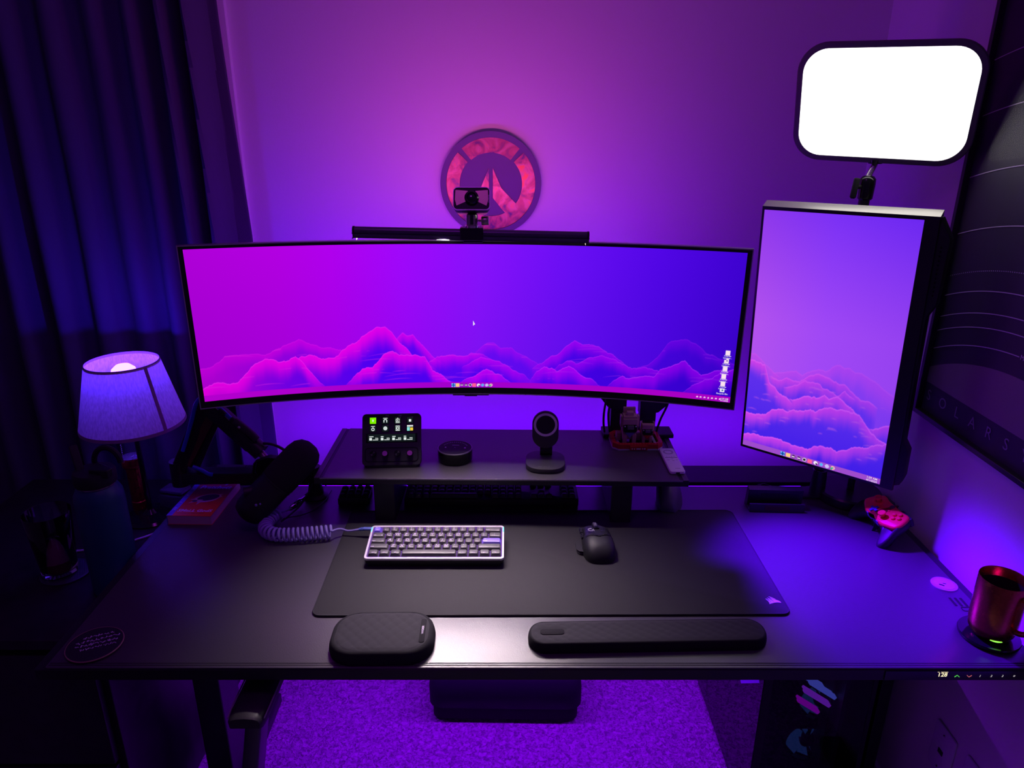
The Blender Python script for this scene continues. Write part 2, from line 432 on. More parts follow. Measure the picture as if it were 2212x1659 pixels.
part('metal_connector', b, mat('violet_chrome', (.5, .38, .62), .14, 1, noise_scale=40, vary_rough=.05), cable, label='polished metal connector')
bl = catmull([(-.567, .592, .0115), (-.56, .615, .0075), (-.555, .65, .004), (-.55, .69, .004), (-.55, .72, -.03)], 8)
part('black_lead', B().tube(bl, .0022, 8), BLK, cable)
single('thin_wire', B().tube(catmull([(-.598, .492, .0025), (-.585, .505, .003), (-.56, .515, .003), (-.535, .54, .003), (-.52, .58, .003), (-.515, .64, .003)], 8), .0014, 6), BLK,
       'thin black wire curving over the desk between microphone connector and monitor shelf', 'wire', (-.56, .52, 0))

# ------------------------------------------------------------------ computer mouse
MB_ = mat('mouse_plastic', (.02, .02, .024), .28, noise_scale=300, vary_rough=.05)
MR_ = mat('mouse_rubber', (.012, .012, .014), .5, noise_scale=900, bump=.15)
mouse = thing('computer_mouse', 'black ridged gaming mouse with side wing on the desk pad', 'computer mouse', (.139, .374, .0040), R(3))
prof = [(-.064, .012, .010, .004), (-.060, .024, .022, .017), (-.050, .032, .030, .029), (-.036, .036, .034, .036), (-.018, .037, .035, .0395), (0, .035, .034, .039), (.018, .033, .0335, .0355), (.036, .031, .033, .030), (.050, .030, .031, .0245), (.060, .026, .027, .0195), (.064, .020, .021, .012)]
def msec(y, lw, rw, h, k=1, zb=.001):
    out = []
    for i in range(25):
        a = PI * i / 24; c = math.cos(a); s_ = math.sin(a)
        w = rw if c > 0 else lw
        e = .62
        out.append((w * k * math.copysign(abs(c) ** e, c), y, zb + h * k * abs(s_) ** .72))
    return out
part('body', B().loft([msec(*p) for p in prof]), MR_, mouse, True, ang=60)
def plate(x0, x1, y0, y1, off=.0016, slant=0):
    rings = []
    ys = np.linspace(y0, y1, 14)
    for y in ys:
        lw = np.interp(y, [p[0] for p in prof], [p[1] for p in prof]); rw = np.interp(y, [p[0] for p in prof], [p[2] for p in prof]); h = np.interp(y, [p[0] for p in prof], [p[3] for p in prof])
        top = []; bot = []
        for x in np.linspace(x0, x1, 12):
            w = rw if x > 0 else lw; xx = max(-.985, min(.985, x / 1.0)); c = abs(xx)
            s_ = (1 - min(.999, (c) ** (1 / .62)) ** 2) ** .5
            X = xx * w; Z = .001 + h * s_ ** .72
            top.append((X * 1.01, y + slant * (1 - abs(x)), Z + off)); bot.append((X, y + slant * (1 - abs(x)), Z - .001))
        rings.append(top + bot[::-1])
    return B().loft(rings)
part('left_button', plate(-.86, -.17, .008, .0625, .0018, -.012), MB_, mouse, True, ang=50)
part('right_button', plate(.17, .93, .008, .0625, .0018, -.012), MB_, mouse, True, ang=50)
part('top_plate', plate(-.8, .92, -.006, .012, .0017, -.014), MB_, mouse, True, ang=50)
b = B().lathe([(.0085, -.004), (.0105, -.003), (.0105, .003), (.0085, .004)], (0, .046, .0245), 28, 0, rows((0, 1, 0), (0, 0, 1), (1, 0, 0)))
part('scroll_wheel', b, MGREY, mouse, True)
b = B().ring(rrect(.012, .034, .003, 4, 0, .034), rrect(.009, .030, .002, 4, 0, .034), .0295, .0335); b.box(-.003, .003, .022, .030, .03, .0345)
b.v = [(x, y, z - (y - .022) * .24 + .0055) for x, y, z in b.v]
part('wheel_frame', b, BLK, mouse, True)
b = B().prism([(-.030, -.030), (-.028, .012), (-.036, .020), (-.047, .012), (-.0485, -.018), (-.044, -.026)][::-1], .003, .0095, 0, .0015)
part('thumb_rest', b, MR_, mouse, True)
for yy in (.012, .034): part('side_button', B().obox((-.0335, yy, .022), (.006, .019, .0075), Matrix.Rotation(R(18), 3, 'Y'), 0, .002), MB_, mouse, True)
b = B().tube([(.006 * math.cos(a) - .0155, .006 * math.sin(a) * .85 + .006, .0425 - .0001) for a in np.linspace(R(70), R(310), 16)], .0010, 6)
b.tube([(-.0125, .0055, .0422), (-.0095, .0062, .0419), (-.0095, .0025, .0424), (-.0075, .002, .0422)], .0010, 6)
part('logo', b, mat('pale_logo', (.5, .47, .52), .4, noise_scale=300, var=.03), mouse, True)

# ------------------------------------------------------------------ wrist rests
FAB = mat('black_fabric', (.016, .015, .018), .9, noise_scale=1800, bump=.25, spec=.25)
FABT = mat('quilted_fabric', (.030, .028, .034), .82, noise_scale=1800, bump=.25, spec=.3)
def pillow(w, d, h, rad, ax, by, amp, flat=.80, skip=None):
    base = rrect(w, d, rad, 40); n = len(base)
    bb, tt = B(), B()
    def bump(x, y):
        if skip and skip(x, y): return 0
        j = y / by; best = 0
        for jj in (math.floor(j), math.floor(j) + 1):
            off = .5 * (jj % 2); i0 = round(x / ax - off)
            dx = (x / ax - off - i0) * 1.9; dy = (j - jj) * 1.0
            best = max(best, 1 - dx * dx - dy * dy)
        return amp * max(0, best) ** .6
    side = []
    for z, k in ((0, .985), (h * .25, 1.0), (h * .55, .985), (h * .8, .955), (h * .93, .92), (h * .985, .885), (h, .85), (h * .995, .83)):
        i = (1 - k) * min(w, d) / 2
        side.append([(x, y, z) for x, y in inset(base, i)])
    bb.loft(side, 0, False); bb.poly([(x, y, 0) for x, y in inset(base, .015 * min(w, d) / 2)][::-1])
    i0 = .17 * min(w, d) / 2; edge = inset(base, i0)
    ew = w - 2 * i0; ed = d - 2 * i0; er = max(.002, rad - i0)
    nx = int(ew / .0022); ny = int(ed / .0022); idx = {}; vs = []; fs = []
    for iy in range(ny + 1):
        for ix in range(nx + 1):
            u = -1 + 2 * ix / nx; v = -1 + 2 * iy / ny
            x = u * ew / 2; y = v * ed / 2
            # squeeze the grid into the rounded rectangle
            qy = max(0, abs(y) - (ed / 2 - er)); qx = max(0, abs(x) - (ew / 2 - er))
            lx = ew / 2 - er + math.sqrt(max(0, er * er - qy * qy)); x = u * lx
            e = min(1, (1 - abs(u)) * lx / .006) * min(1, (1 - abs(v)) * ed / 2 / .006)
            vs.append((x, y, h * .993 + bump(x, y) * e))
    for iy in range(ny):
        for ix in range(nx):
            a = iy * (nx + 1) + ix; fs.append((a, a + 1, a + nx + 2, a + nx + 1))
    tt.add(vs, fs); return bb, tt
wr = thing('wrist_rest', 'short thick black wrist rest with scale quilting lying left on the desk edge', 'wrist rest', (-.288, .0665, 0), R(1))
bb, tt = pillow(.189, .124, .025, .050, .0235, .0125, .0021, skip=lambda x, y: x > .066 and abs(y) < .034)
part('base', bb, FAB, wr, True, ang=60); part('quilted_top', tt, FABT, wr, True, ang=60)
part('label_tab', B().prism(rrect(.010, .064, .004, 4, .073, 0), .0245, .0262, 0, .0006), FAB, wr, True)
part('printed_name', B().text('VAYDEER', .0052, (.073, .001, .0265), Matrix.Rotation(R(90), 3, 'Z'), 0, 0, .01), LEGW, wr, True)
wr = thing('wrist_rest', 'long narrow black wrist rest with scale quilting lying on the front desk edge', 'wrist rest', (.1955, .0735, 0), R(1.4))
bb, tt = pillow(.438, .067, .021, .031, .024, .0085, .0016, skip=lambda x, y: ((x + .175) / .024) ** 4 + (y / .0095) ** 4 < 1.6)
part('base', bb, FAB, wr, True, ang=60); part('quilted_top', tt, FABT, wr, True, ang=60)
part('oval_patch', B().prism(rrect(.044, .015, .006, 5, -.175, 0), .0205, .0222, 0, .0006), FAB, wr, True)

# ------------------------------------------------------------------ monitor shelf and what stands under it
shelf = thing('monitor_shelf', 'black leather-topped monitor shelf on two block feet in the middle of the desk', 'shelf', (-.075, .622, 0), R(-.83))
part('top', B().box(-.4345, .4345, -.144, .144, .104, .1185), STEEL, shelf, True, bev=.001)
part('leather_cover', B().box(-.413, .413, -.1435, .1435, .1185, .1200), LEATH, shelf, True, bev=.0004)
for x in (-.4275, .4275): part('end_strip', B().box(x - .0065, x + .0065, -.1435, .1435, .1185, .1198), LEATH, shelf, True, bev=.0004)
part('edge_highlight', B().box(-.42, .42, -.1447, -.1437, .1165, .1196), mat('painted_edge_highlight', (.35, .32, .35), .35, .6, noise_scale=200, vary_rough=.05), shelf, True)  # pale strip paints the thin highlight along the shelf's front edge
for x in (-.275, .283): part('leg', B().box(x - .0245, x + .0245, -.135, .12, 0, .104), STEEL, shelf, True, bev=.003)

fk = thing('full_size_keyboard', 'full-size black keyboard stored in the dark under the monitor shelf', 'keyboard', (-.102, .562, 0), R(0))
part('case', B().prism(rrect(.432, .128, .006, 4, 0, .064), 0, .02, 0, .002), BLK, fk, True)
part('spacebar', keycap(6.25 * .0178, .0158, .009).mv((-.212 + 6.9 * .0178, .016, .0195)), DGREY, fk, True)
kme = mesh_of('keycap', keycap(.0178, .0158, .009), DGREY)
cnt = 0
for r in range(6):
    for c in range(22):
        if r == 0 and 3.5 < c < 10.2: continue
        if c in (15, 19): continue
        if r in (1, 2) and c in (16, 17, 18) and not (r == 1 and c == 17): continue
        if cnt >= 99: continue
        o = bpy.data.objects.new('keycap', kme); COL.objects.link(o); o.parent = fk
        o.location = (-.2005 + c * .0191, .016 + r * .0188 + (.003 if r == 5 else 0), .0195); cnt += 1
mk = thing('macro_keypad', 'small black keypad in the dark under the left end of the monitor shelf', 'keypad', (-.445, .60, 0), R(2))
part('case', B().prism(rrect(.078, .062, .004, 4), 0, .018, 0, .0015), BLK, mk, True)
for r in range(3):
    for c in range(4): part('keycap', keycap(.018, .0155, .009).mv((-.0285 + c * .019, -.019 + r * .019, .0175)), BLKM, mk, True)
vm = thing('upright_mouse', 'dark domed upright mouse under the right end of the monitor shelf', 'computer mouse', (.342, .592, 0), R(-12))
rings = []
for k in range(15):
    t = k / 14; y = -.062 + .124 * t; w = .036 * math.sin(PI * (.12 + .76 * t)) ** .7; h = .062 * math.sin(PI * (.10 + .74 * t)) ** .8
    rings.append([(w * (1 if math.cos(a) > 0 else .8) * math.copysign(abs(math.cos(a)) ** .75, math.cos(a)) - .010 * math.sin(a), y, .0005 + h * math.sin(a) ** .8) for a in np.linspace(0, PI, 21)])
part('shell', B().loft(rings), mat('slate_plastic', (.10, .095, .12), .38, noise_scale=400, bump=.03), vm, True, ang=60)
part('scroll_wheel', B().lathe([(.008, -.004), (.010, -.003), (.010, .003), (.008, .004)], (-.004, .035, .047), 24, 0, rows((0, 1, 0), (0, 0, 1), (1, 0, 0))), BLKM, vm, True)

# ------------------------------------------------------------------ control deck
deck = thing('control_deck', 'small slanted control deck with lit picture keys and four dials on the monitor shelf', 'control deck', (-.3375, .531, .12), R(3))
A = R(62)
FM = Matrix(((1, 0, 0, 0), (0, math.cos(A), -math.sin(A), .004), (0, math.sin(A), math.cos(A), .007), (0, 0, 0, 1)))
def F(b): return b.xf(FM)
FW, FH = .140, .1235
part('body', F(B().prism(rrect(FW, FH, .010, 8, 0, FH / 2), -.014, 0, 0, .0012)), DGREY, deck, True)
bb = B().prism(rrect(.132, .092, .010, 5, 0, .050), 0, .006, 0, .001)
bb.loft([[(-.055, .004, .004), (.055, .004, .004), (.055, .055, .095), (-.055, .055, .095)], [(-.055, .030, .004), (.055, .030, .004), (.055, .072, .090), (-.055, .072, .090)]])
part('stand', bb, BLK, deck, True)
def fx(u): return (u - .5) * FW
def fy(v): return (1 - v) * FH
EW = emat('deck_white', (.75, .82, .80), 1.0); EG = emat('deck_green', (.21, .85, 0), 1.0); EY = emat('deck_yellow', (.85, .6, .05), 1.0); EC = emat('deck_cyan', (.25, .75, .7), 1.0); EB = emat('deck_dark', (.006, .010, .012), 1.0)
ux = (.183, .393, .603, .813)
for r_, vv in enumerate((.135, .287)):
    for c_, u in enumerate(ux):
        cx, cy = fx(u), fy(vv); s_ = .0088
        b = B().prism(rrect(2 * s_, 2 * s_, .0022, 4, cx, cy), -.001, .0014, 0, .0006)
        z = .0017
        def q(x0, x1, y0, y1, m, zz=z): b.poly([(cx + x0, cy + y0, zz), (cx + x1, cy + y0, zz), (cx + x1, cy + y1, zz), (cx + x0, cy + y1, zz)], m)
        q(-.0074, .0074, -.0074, .0074, 2 if not (r_ == 0 and c_ == 0) else 3)
        z2 = .0019
        def arc(r, a0, a1, t=.0009, oy=0): b.tube([(cx + r * math.cos(a), cy + oy + r * math.sin(a), z2) for a in np.linspace(R(a0), R(a1), 18)], t, 4, 1)
        k = (r_, c_)
        if k == (0, 0): b.poly([(cx, cy - .003, z2), (cx + .0022, cy, z2), (cx, cy + .003, z2), (cx - .0022, cy, z2)], 1)
        elif k == (0, 1): arc(.0036, -40, 220, .0010, -.001); q(-.0042, -.0024, -.0048, -.0014, 1, z2); q(.0024, .0042, -.0048, -.0014, 1, z2); q(-.005, .005, .0048, .0062, 1, z2)
        elif k == (0, 2): b.tube([(cx + x, cy + y, z2) for x, y in ((-.004, -.003), (.004, -.003), (.004, .003), (-.004, .003), (-.004, -.003))], .0008, 4, 1); q(-.0017, .0017, -.001, .0012, 1, z2); q(-.0012, .0012, .0044, .006, 1, z2); q(-.005, .005, -.0064, -.0052, 1, z2)
        elif k == (0, 3): q(-.0028, .0028, -.0036, .0022, 1, z2)
        elif k == (1, 0): arc(.0031, 0, 360, .0009, -.002); q(-.0046, .0046, .0046, .006, 1, z2); q(-.0006, .0006, .001, .004, 1, z2)
        elif k == (1, 1): arc(.0036, 0, 360, .0010); arc(.0014, 0, 360, .0008)
        elif k == (1, 2): arc(.0026, 0, 360, .0008); q(-.005, .005, .0044, .006, 1, z2); q(-.005, .005, -.0062, -.0042, 1, z2); q(-.0046, -.0036, -.0036, .004, 1, z2); q(.0036, .0046, -.0036, .004, 1, z2)
        else: q(-.0072, .0072, .0032, .0068, 1, z2); q(-.0072, -.0006, -.0066, .002, 5, z2); q(.0004, .0072, -.0062, .001, 4, z2)
        part('display_key', F(b), [BLKG, EW, EB, EG, EY, EC], deck, True, label='display key glowing solid green' if k == (0, 0) else None)
b = B().prism(rrect(.122, .0225, .001, 2, 0, fy(.472)), -.001, .0006, 0, .0003)
cy0 = fy(.472); b.poly([(-.056, cy0 - .009, .0008), (.056, cy0 - .009, .0008), (.056, cy0 + .009, .0008), (-.056, cy0 + .009, .0008)], 2)
def bar(x0, x1, y0, y1, m=1): b.poly([(x0, cy0 + y0, .0010), (x1, cy0 + y0, .0010), (x1, cy0 + y1, .0010), (x0, cy0 + y1, .0010)], m)
for k, nm in enumerate(('75%', '82%', '80%', '90%')):
    x = -.053 + k * .0272
    bar(x, x + (.010, .0065, .008, .006)[k], .0025, .0043); bar(x, x + .0062, -.0055, .0006); bar(x + .008, x + .021, -.0052, -.0038)
    b.text(nm, .0045, (x + .0175, cy0 - .0012, .001), None, 1, 0, .015)
part('touch_strip', F(b), [BLKG, EW, EB], deck, True, label='narrow lit touch display')
b = B().ring(rrect(.126, .0335, .008, 6, 0, fy(.795)), rrect(.1235, .031, .0065, 6, 0, fy(.795)), -.0005, .0012)
part('dial_trough', F(b), BLKG, deck, True)
KP = mat('magenta_dial_face', (.75, .12, .75), .25, .6, noise_scale=90, vary_rough=.05); KD_ = mat('dark_dial_face', (.16, .15, .16), .25, .7, noise_scale=90, vary_rough=.05)
for k, u in enumerate(ux):
    b = B().lathe([(.0068, 0), (.0072, .001), (.0072, .0125), (.0066, .0135)], (fx(u + .01 * (k == 0)), fy(.775), 0), 28)
    cx, cy = fx(u + .01 * (k == 0)), fy(.775)
    for j in range(24):
        a0, a1 = 2 * PI * j / 24, 2 * PI * (j + 1) / 24; lit = (j % 12) in (3, 4, 1, 2)
        b.poly([(cx, cy, .0139), (cx + .0062 * math.cos(a0), cy + .0062 * math.sin(a0), .0137), (cx + .0062 * math.cos(a1), cy + .0062 * math.sin(a1), .0137)], 1 if (k % 2 or lit) else 0)
    part('dial', F(b), [BLKG, KP if k % 2 else KD_], deck, True, label='dial with magenta face' if k % 2 else None)
b = B().text('ROG', .0036, (fx(.425), fy(.042), .0004), None, 0, 0, .02); b.poly([(fx(.6), fy(.046), .0004), (fx(.66), fy(.046), .0004), (fx(.67), fy(.030), .0004), (fx(.63), fy(.034), .0004)], 0)
part('printed_marks', F(b), LEGW, deck, True)

# ------------------------------------------------------------------ round speaker
sp = thing('smart_speaker', 'small round black puck speaker with a ring of pale dots on the monitor shelf', 'speaker', (-.190, .5835, .12), R(-4))
part('body', B().lathe([(.038, 0), (.0415, .002), (.0422, .006), (.0422, .027), (.0420, .0295)], n=56), BLKG, sp, True)
part('top_plate', B().lathe([(.0400, .0295), (.0398, .0313), (.001, .0313)], n=56), BLKM, sp, True)
part('light_ring', B().lathe([(.0424, .0292), (.0418, .0310), (.0404, .0316), (.0398, .0312), (.0400, .0290)], n=56, caps=False), MGREY, sp, True)
PALE = mat('pale_dots', (.75, .7, .78), .4, noise_scale=400, var=.03)
b = B()
for k in range(15):
    a = R(25 + 130 * k / 14); b.lathe([(.0009, .0313), (.0008, .0316)], (.0305 * math.cos(a), .0305 * math.sin(a), 0), 8)
b.lathe([(.0009, .0313), (.0008, .0316)], (0, 0, 0), 8); b.box(-.0085, .0085, .0125, .0135, .0313, .0315)
part('printed_dots', b, PALE, sp, True)
for x, w in ((-.023, .0022), (.0245, .0024)): part('button', B().lathe([(w, .0312), (w * .8, .0320)], (x, -.001, 0), 16), PALE, sp, True)

# ------------------------------------------------------------------ phone charging stand
ps = thing('phone_stand', 'black phone charging stand with a white ring on its upright disc', 'charging stand', (.029, .556, .12), R(-2))
SFT = mat('soft_black', (.035, .033, .038), .55, noise_scale=900, bump=.08)
part('base', B().prism(rrect(.094, .104, .036, 10), 0, .0125, 0, .0025), SFT, ps, True)
part('neck', B().obox((.002, .031, .045), (.030, .006, .072), Matrix.Rotation(R(-6), 3, 'X'), 0, .002), BLKG, ps, True)
HM = Matrix.Translation((-.001, .012, .086)) @ Matrix.Rotation(R(-10), 4, 'X') @ FACE_Y.to_4x4()
b = B().prism([(x, y) for x, y in rrect(.063, .090, .0313, 12)], -.006, .006, 0, .0022); b.xf(HM); part('charging_disc', b, SFT, ps, True)
b = B().ring(circ(.0282, 48, 0, .0128), circ(.0226, 48, 0, .0128), .0055, .0068); b.xf(HM); part('white_ring', b, mat('white_ring_plastic', (.78, .74, .76), .35, noise_scale=300, var=.02), ps, True, label='white ring')
b = B().prism(circ(.0224, 40, 0, .0128), .0055, .0062); b.xf(HM); part('pad', b, BLKM, ps, True)
part('embossed_name', B().text('ESR HALO', .0062, (-.004, -.040, .0127), None, 0, 0, .01), mat('embossed_grey', (.10, .095, .10), .4, noise_scale=500, bump=.05), ps, True)

# ------------------------------------------------------------------ toy dogs on a red tray
TAN = mat('tan_brick', (.62, .36, .30), .32, noise_scale=60, vary_rough=.04); RED = mat('red_brick', (.60, .02, .03), .28, noise_scale=60, vary_rough=.04)
BBK = mat('black_brick', (.012, .012, .014), .22, noise_scale=60, vary_rough=.04); BGR = mat('grey_brick', (.16, .15, .16), .3, noise_scale=60, vary_rough=.04)
tray = thing('brick_tray', 'red-walled oval toy tray under two brick dogs on the monitor shelf', 'toy tray', (.2665, .6795, .12), R(1))
oc = lambda w, d, c: [(w / 2, -d / 2 + c), (w / 2, d / 2 - c), (w / 2 - c, d / 2), (-w / 2 + c, d / 2), (-w / 2, d / 2 - c), (-w / 2, -d / 2 + c), (-w / 2 + c, -d / 2), (w / 2 - c, -d / 2)]
part('base_plate', B().prism(oc(.128, .090, .014), 0, .004), mat('pale_brick', (.66, .62, .72), .3, noise_scale=60, vary_rough=.04), tray, True)
b = B().ring(oc(.127, .089, .014), oc(.108, .070, .010), .004, .0165)
for k in range(14):
    x = -.048 + k * .0074
    b.lathe([(.0022, .0165), (.0022, .0182)], (x, -.0398, 0), 10); b.lathe([(.0022, .0165), (.0022, .0182)], (x, .0398, 0), 10)
part('rim', b, RED, tray, True)
part('floor_plate', B().prism(oc(.108, .070, .010), .004, .0075), BBK, tray, True)
for s_ in (-1, 1):
    b = B()
    for k in range(6): b.box(s_ * .047 - .003, s_ * .047 + .003, -.022 + k * .008, -.018 + k * .008, .0075, .0105)
    part('grille', b, mat('white_brick', (.74, .70, .76), .35, noise_scale=60, vary_rough=.04), tray, True)
b = B().box(-.022, .022, -.0485, -.0445, .002, .013); part('name_plate', b, RED, tray, True)
b = B()
for x0, x1 in ((-.018, -.015), (-.012, -.0095), (-.006, .005), (.0085, .011), (.013, .017)): b.box(x0, x1, -.0488, -.0485, .004, .0075)
part('printed_marks', b, PALE, tray, True)
def dog(name, label, loc, s, rot=0, kind=0):
    t = thing(name, label, 'toy dog', loc, rot, 'brick toy dogs')
    def bx(n, x0, x1, y0, y1, z0, z1, m, bev=.0006, lb=None): return part(n, B().box(x0 * s, x1 * s, y0 * s, y1 * s, z0 * s, z1 * s), m, t, True, bev=bev, label=lb)
    bx('body', -.5, .5, -.25, .62, .28, 1.0, TAN)
    for x in (-.34, .34):
        bx('leg', x - .14, x + .14, -.45, -.17, 0, .75, TAN); bx('leg', x - .16, x + .16, .28, .62, 0, .36, TAN)
    if kind == 0:
        for x in (-.72, .72): bx('haunch', x - .17, x + .17, .05, .6, .05, .62, TAN)
    part('bandana', B().loft([[(-.44 * s, -.47 * s, .98 * s), (.44 * s, -.47 * s, .98 * s), (0, -.49 * s, .48 * s)], [(-.44 * s, -.25 * s, .98 * s), (.44 * s, -.25 * s, .98 * s), (0, -.25 * s, .48 * s)]]), RED if kind else mat('violet_brick', (.15, .12, .4), .3, noise_scale=60, vary_rough=.04), t, True)
    h = bx('head', -.56, .56, -.40, .45, .98, 2.02, TAN)
    bx('brow', -.52, .52, -.52, -.38, 1.52, 1.98, TAN)
    part('mask', B().prism(rrect(1.0 * s, .62 * s, .16 * s, 4), 0, .12 * s).xf(FACE_Y.to_4x4()).mv((0, -.42 * s, 1.24 * s)), BBK, t, True, label='black face mask')
    bx('muzzle', -.24, .24, -.66, -.5, 1.22, 1.5, BGR)
    for x in (-.4, .4): part('eye', B().sphere((x * s, -.545 * s, 1.42 * s), .055 * s, 10), PALE, t, True)
    for x in (-.62, .62): bx('ear', x - .06, x + .06, -.25, .25, 1.25, 2.12, TAN)
    if kind == 0:
        bx('hat_brim', -.5, .5, -.42, .42, 2.02, 2.16, TAN); bx('crest', -.24, .24, -.3, .12, 2.16, 2.42, TAN)
        bx('back_flap', -.45, .45, .25, .40, 2.16, 2.62, TAN)
    else: bx('cap', -.5, .5, -.1, .42, 2.02, 2.14, BBK)
    return t
dog('brick_dog', 'larger tan brick toy dog with black mask and tall crest, standing on red tray', (.2475, .674, .1275), .0345)
dog('brick_dog', 'smaller tan brick toy dog with black mask beside the crested one', (.2930, .671, .1275), .0262, R(-3), 1)

# ------------------------------------------------------------------ remote control
rc = thing('remote_control', 'slim white remote control lying on the right end of the monitor shelf', 'remote control', (.3365, .5665, .12), R(.8))
part('body', B().prism(rrect(.0365, .130, .006, 5), 0, .0085, 0, .0022), WHITE, rc, True)
RG = mat('remote_grey', (.45, .42, .48), .45, noise_scale=400, var=.03); RD = mat('remote_dark', (.12, .10, .14), .45, noise_scale=400, var=.03)
part('dial_ring', B().ring(circ(.0125, 36, 0, .041), circ(.0085, 36, 0, .041), .0084, .0089), RG, rc, True)
part('groove', B().box(-.0145, .0155, .0085, .0105, .0083, .0087), RD, rc, True)
b = B()
for x, y, w in ((-.009, .016, .002), (-.003, .0145, .002), (.003, .0145, .003), (.009, .017, .003), (.002, .003, .005), (-.009, -.003, .006), (.012, -.003, .003), (.002, -.008, .005), (.003, -.049, .012)):
    b.box(x - w / 2, x + w / 2, y - .0005, y + .0005, .0084, .0087)
part('printed_marks', b, RD, rc, True)
part('port', B().box(-.0045, .0045, -.0652, -.064, .0025, .006), BLK, rc, True)

# ------------------------------------------------------------------ monitor arm
arm = thing('twin_post_mount', 'black twin-post monitor mount on the back of the shelf behind the toy dogs', 'monitor mount', (.262, .735, .12))
part('base_plate', B().box(.188, .372, .708, .765, .12, .131), BLK, arm, bev=.002)
for x0, x1 in ((.207, .245), (.283, .325)):
    part('post', B().box(x0, x1, .724, .752, .131, .36), BLK, arm, bev=.003)
part('bracket', B().xf(I3.to_4x4()).loft([[(.172, .722, .235), (.200, .722, .20), (.246, .722, .19), (.246, .722, .30), (.172, .722, .30)], [(.172, .754, .235), (.200, .754, .20), (.246, .754, .19), (.246, .754, .30), (.172, .754, .30)]]), BLK, arm)
part('bracket', B().loft([[(.282, .722, .18), (.330, .722, .188), (.366, .722, .222), (.366, .722, .30), (.282, .722, .30)], [(.282, .754, .18), (.330, .754, .188), (.366, .754, .222), (.366, .754, .30), (.282, .754, .30)]]), BLK, arm)
part('cross_bar', B().box(.172, .366, .722, .754, .30, .34), BLK, arm)
b = B().beam((.265, .738, .36), (.265, .738, .475), .045, .03); b.beam((.265, .738, .46), (.02, .70, .478), .05, .03); b.beam((.02, .70, .478), (-.10, .632, .478), .045, .03)
part('arm', b, BLK, arm)
part('head_plate', B().box(-.21, -.09, .625, .640, .42, .535), BLK, arm, bev=.002)
def wire(pts, r): return B().tube(catmull(pts, 8), r, 6)
part('cable', wire([(.205, .715, .30), (.190, .712, .22), (.187, .715, .17), (.192, .72, .133)], .0028), BLK, arm)
part('cable', wire([(.215, .72, .26), (.200, .716, .20), (.201, .716, .16), (.206, .72, .133)], .0028), BLK, arm)
part('cable', wire([(.362, .72, .26), (.350, .716, .21), (.336, .718, .17), (.328, .722, .133)], .0028), BLK, arm)

# ------------------------------------------------------------------ ultrawide monitor
MW, MH, MR = 1.195, .3556, 1.8
MM4 = Matrix.Translation((-.1469, .5566, .4778 + DZ)) @ Matrix.Rotation(.013, 4, 'Z') @ Matrix.Rotation(.005, 4, 'Y')
mon = bpy.data.objects.new('ultrawide_monitor', None); COL.objects.link(mon); mon.matrix_world = MM4; _W[mon.name] = MM4; mon.empty_display_size = .02
mon['label'] = 'very wide curved monitor showing magenta to blue mountain wallpaper'; mon['category'] = 'monitor'
def S(u, v, off=0, pw=0):
    a = u * (MW + pw) / MR; r = MR + off
    return (r * math.sin(a), -MR + r * math.cos(a), v * MH)
US = np.linspace(-.5, .5, 61)
def curved(u0, u1, v0, v1, o0, o1, m=0, b=None, n=60):
    b = b or B(); rings = []
    for u in np.linspace(u0, u1, n + 1): rings.append([S(u, v0, o0), S(u, v1, o0), S(u, v1, o1), S(u, v0, o1)])
    return b.loft(rings, m)
SU0, SU1, SV0, SV1 = -.4905, .4905, -.4525, .4765
b = curved(-.4985, .4985, SV1, .494, 0, .006); curved(-.4985, .4985, -.494, SV0, 0, .006, 0, b)
curved(-.4985, SU0, SV0, SV1, 0, .006, 0, b, 2); curved(SU1, .4985, SV0, SV1, 0, .006, 0, b, 2)
part('bezel', b, mat('bezel_black', (.006, .006, .008), .3, noise_scale=200, vary_rough=.04), mon, True, ang=20)
b = curved(-.5, .5, .4935, .5, -.0006, .014); curved(-.5, .5, -.5, -.4935, -.0006, .014, 0, b)
curved(-.5, -.4983, -.4935, .4935, -.0006, .014, 0, b, 2); curved(.4983, .5, -.4935, .4935, -.0006, .014, 0, b, 2)
part('metal_frame', b, mat('silver_edge', (.55, .53, .56), .3, .85, noise_scale=120, vary_rough=.06), mon, True, ang=20, label='thin silver edge frame')
b = curved(-.495, .495, -.49, .49, .0062, .018); curved(-.30, .30, -.36, .36, .018, .05, 0, b); b.box(-.055, .055, .045, .072, -.055, .055)
part('back_shell', b, BLK, mon, True, ang=20)
b = curved(-.035, .035, -.509, -.5, .001, .014, 0, None, 6); curved(-.012, .012, -.515, -.509, .001, .012, 0, b, 3)
part('button_strip', b, BLK, mon, True)
def part_screen(name, parent, nx, ny, rgb, pos, m, extra=None):
    vs = np.zeros(((nx + 1) * (ny + 1), 3)); k = 0
    for j in range(ny + 1):
        for i in range(nx + 1):
            vs[k] = pos(i / nx, j / ny); k += 1
    a = (np.arange(ny)[:, None] * (nx + 1) + np.arange(nx)[None, :]).ravel()
    fs = np.stack([a, a + 1, a + nx + 2, a + nx + 1], 1)
    me = bpy.data.meshes.new(name); me.from_pydata(vs.tolist(), [], fs.tolist())
    at = me.color_attributes.new('picture', 'FLOAT_COLOR', 'POINT')
    col = np.ones((len(vs), 4)); col[:, :3] = rgb.reshape(-1, 3)
    at.data.foreach_set('color', col.astype(np.float32).ravel())
    me.materials.append(m); me.polygons.foreach_set('use_smooth', [True] * len(fs))
    o = bpy.data.objects.new(name, me); COL.objects.link(o); o.parent = parent
    return o
rng = np.random.RandomState(3)
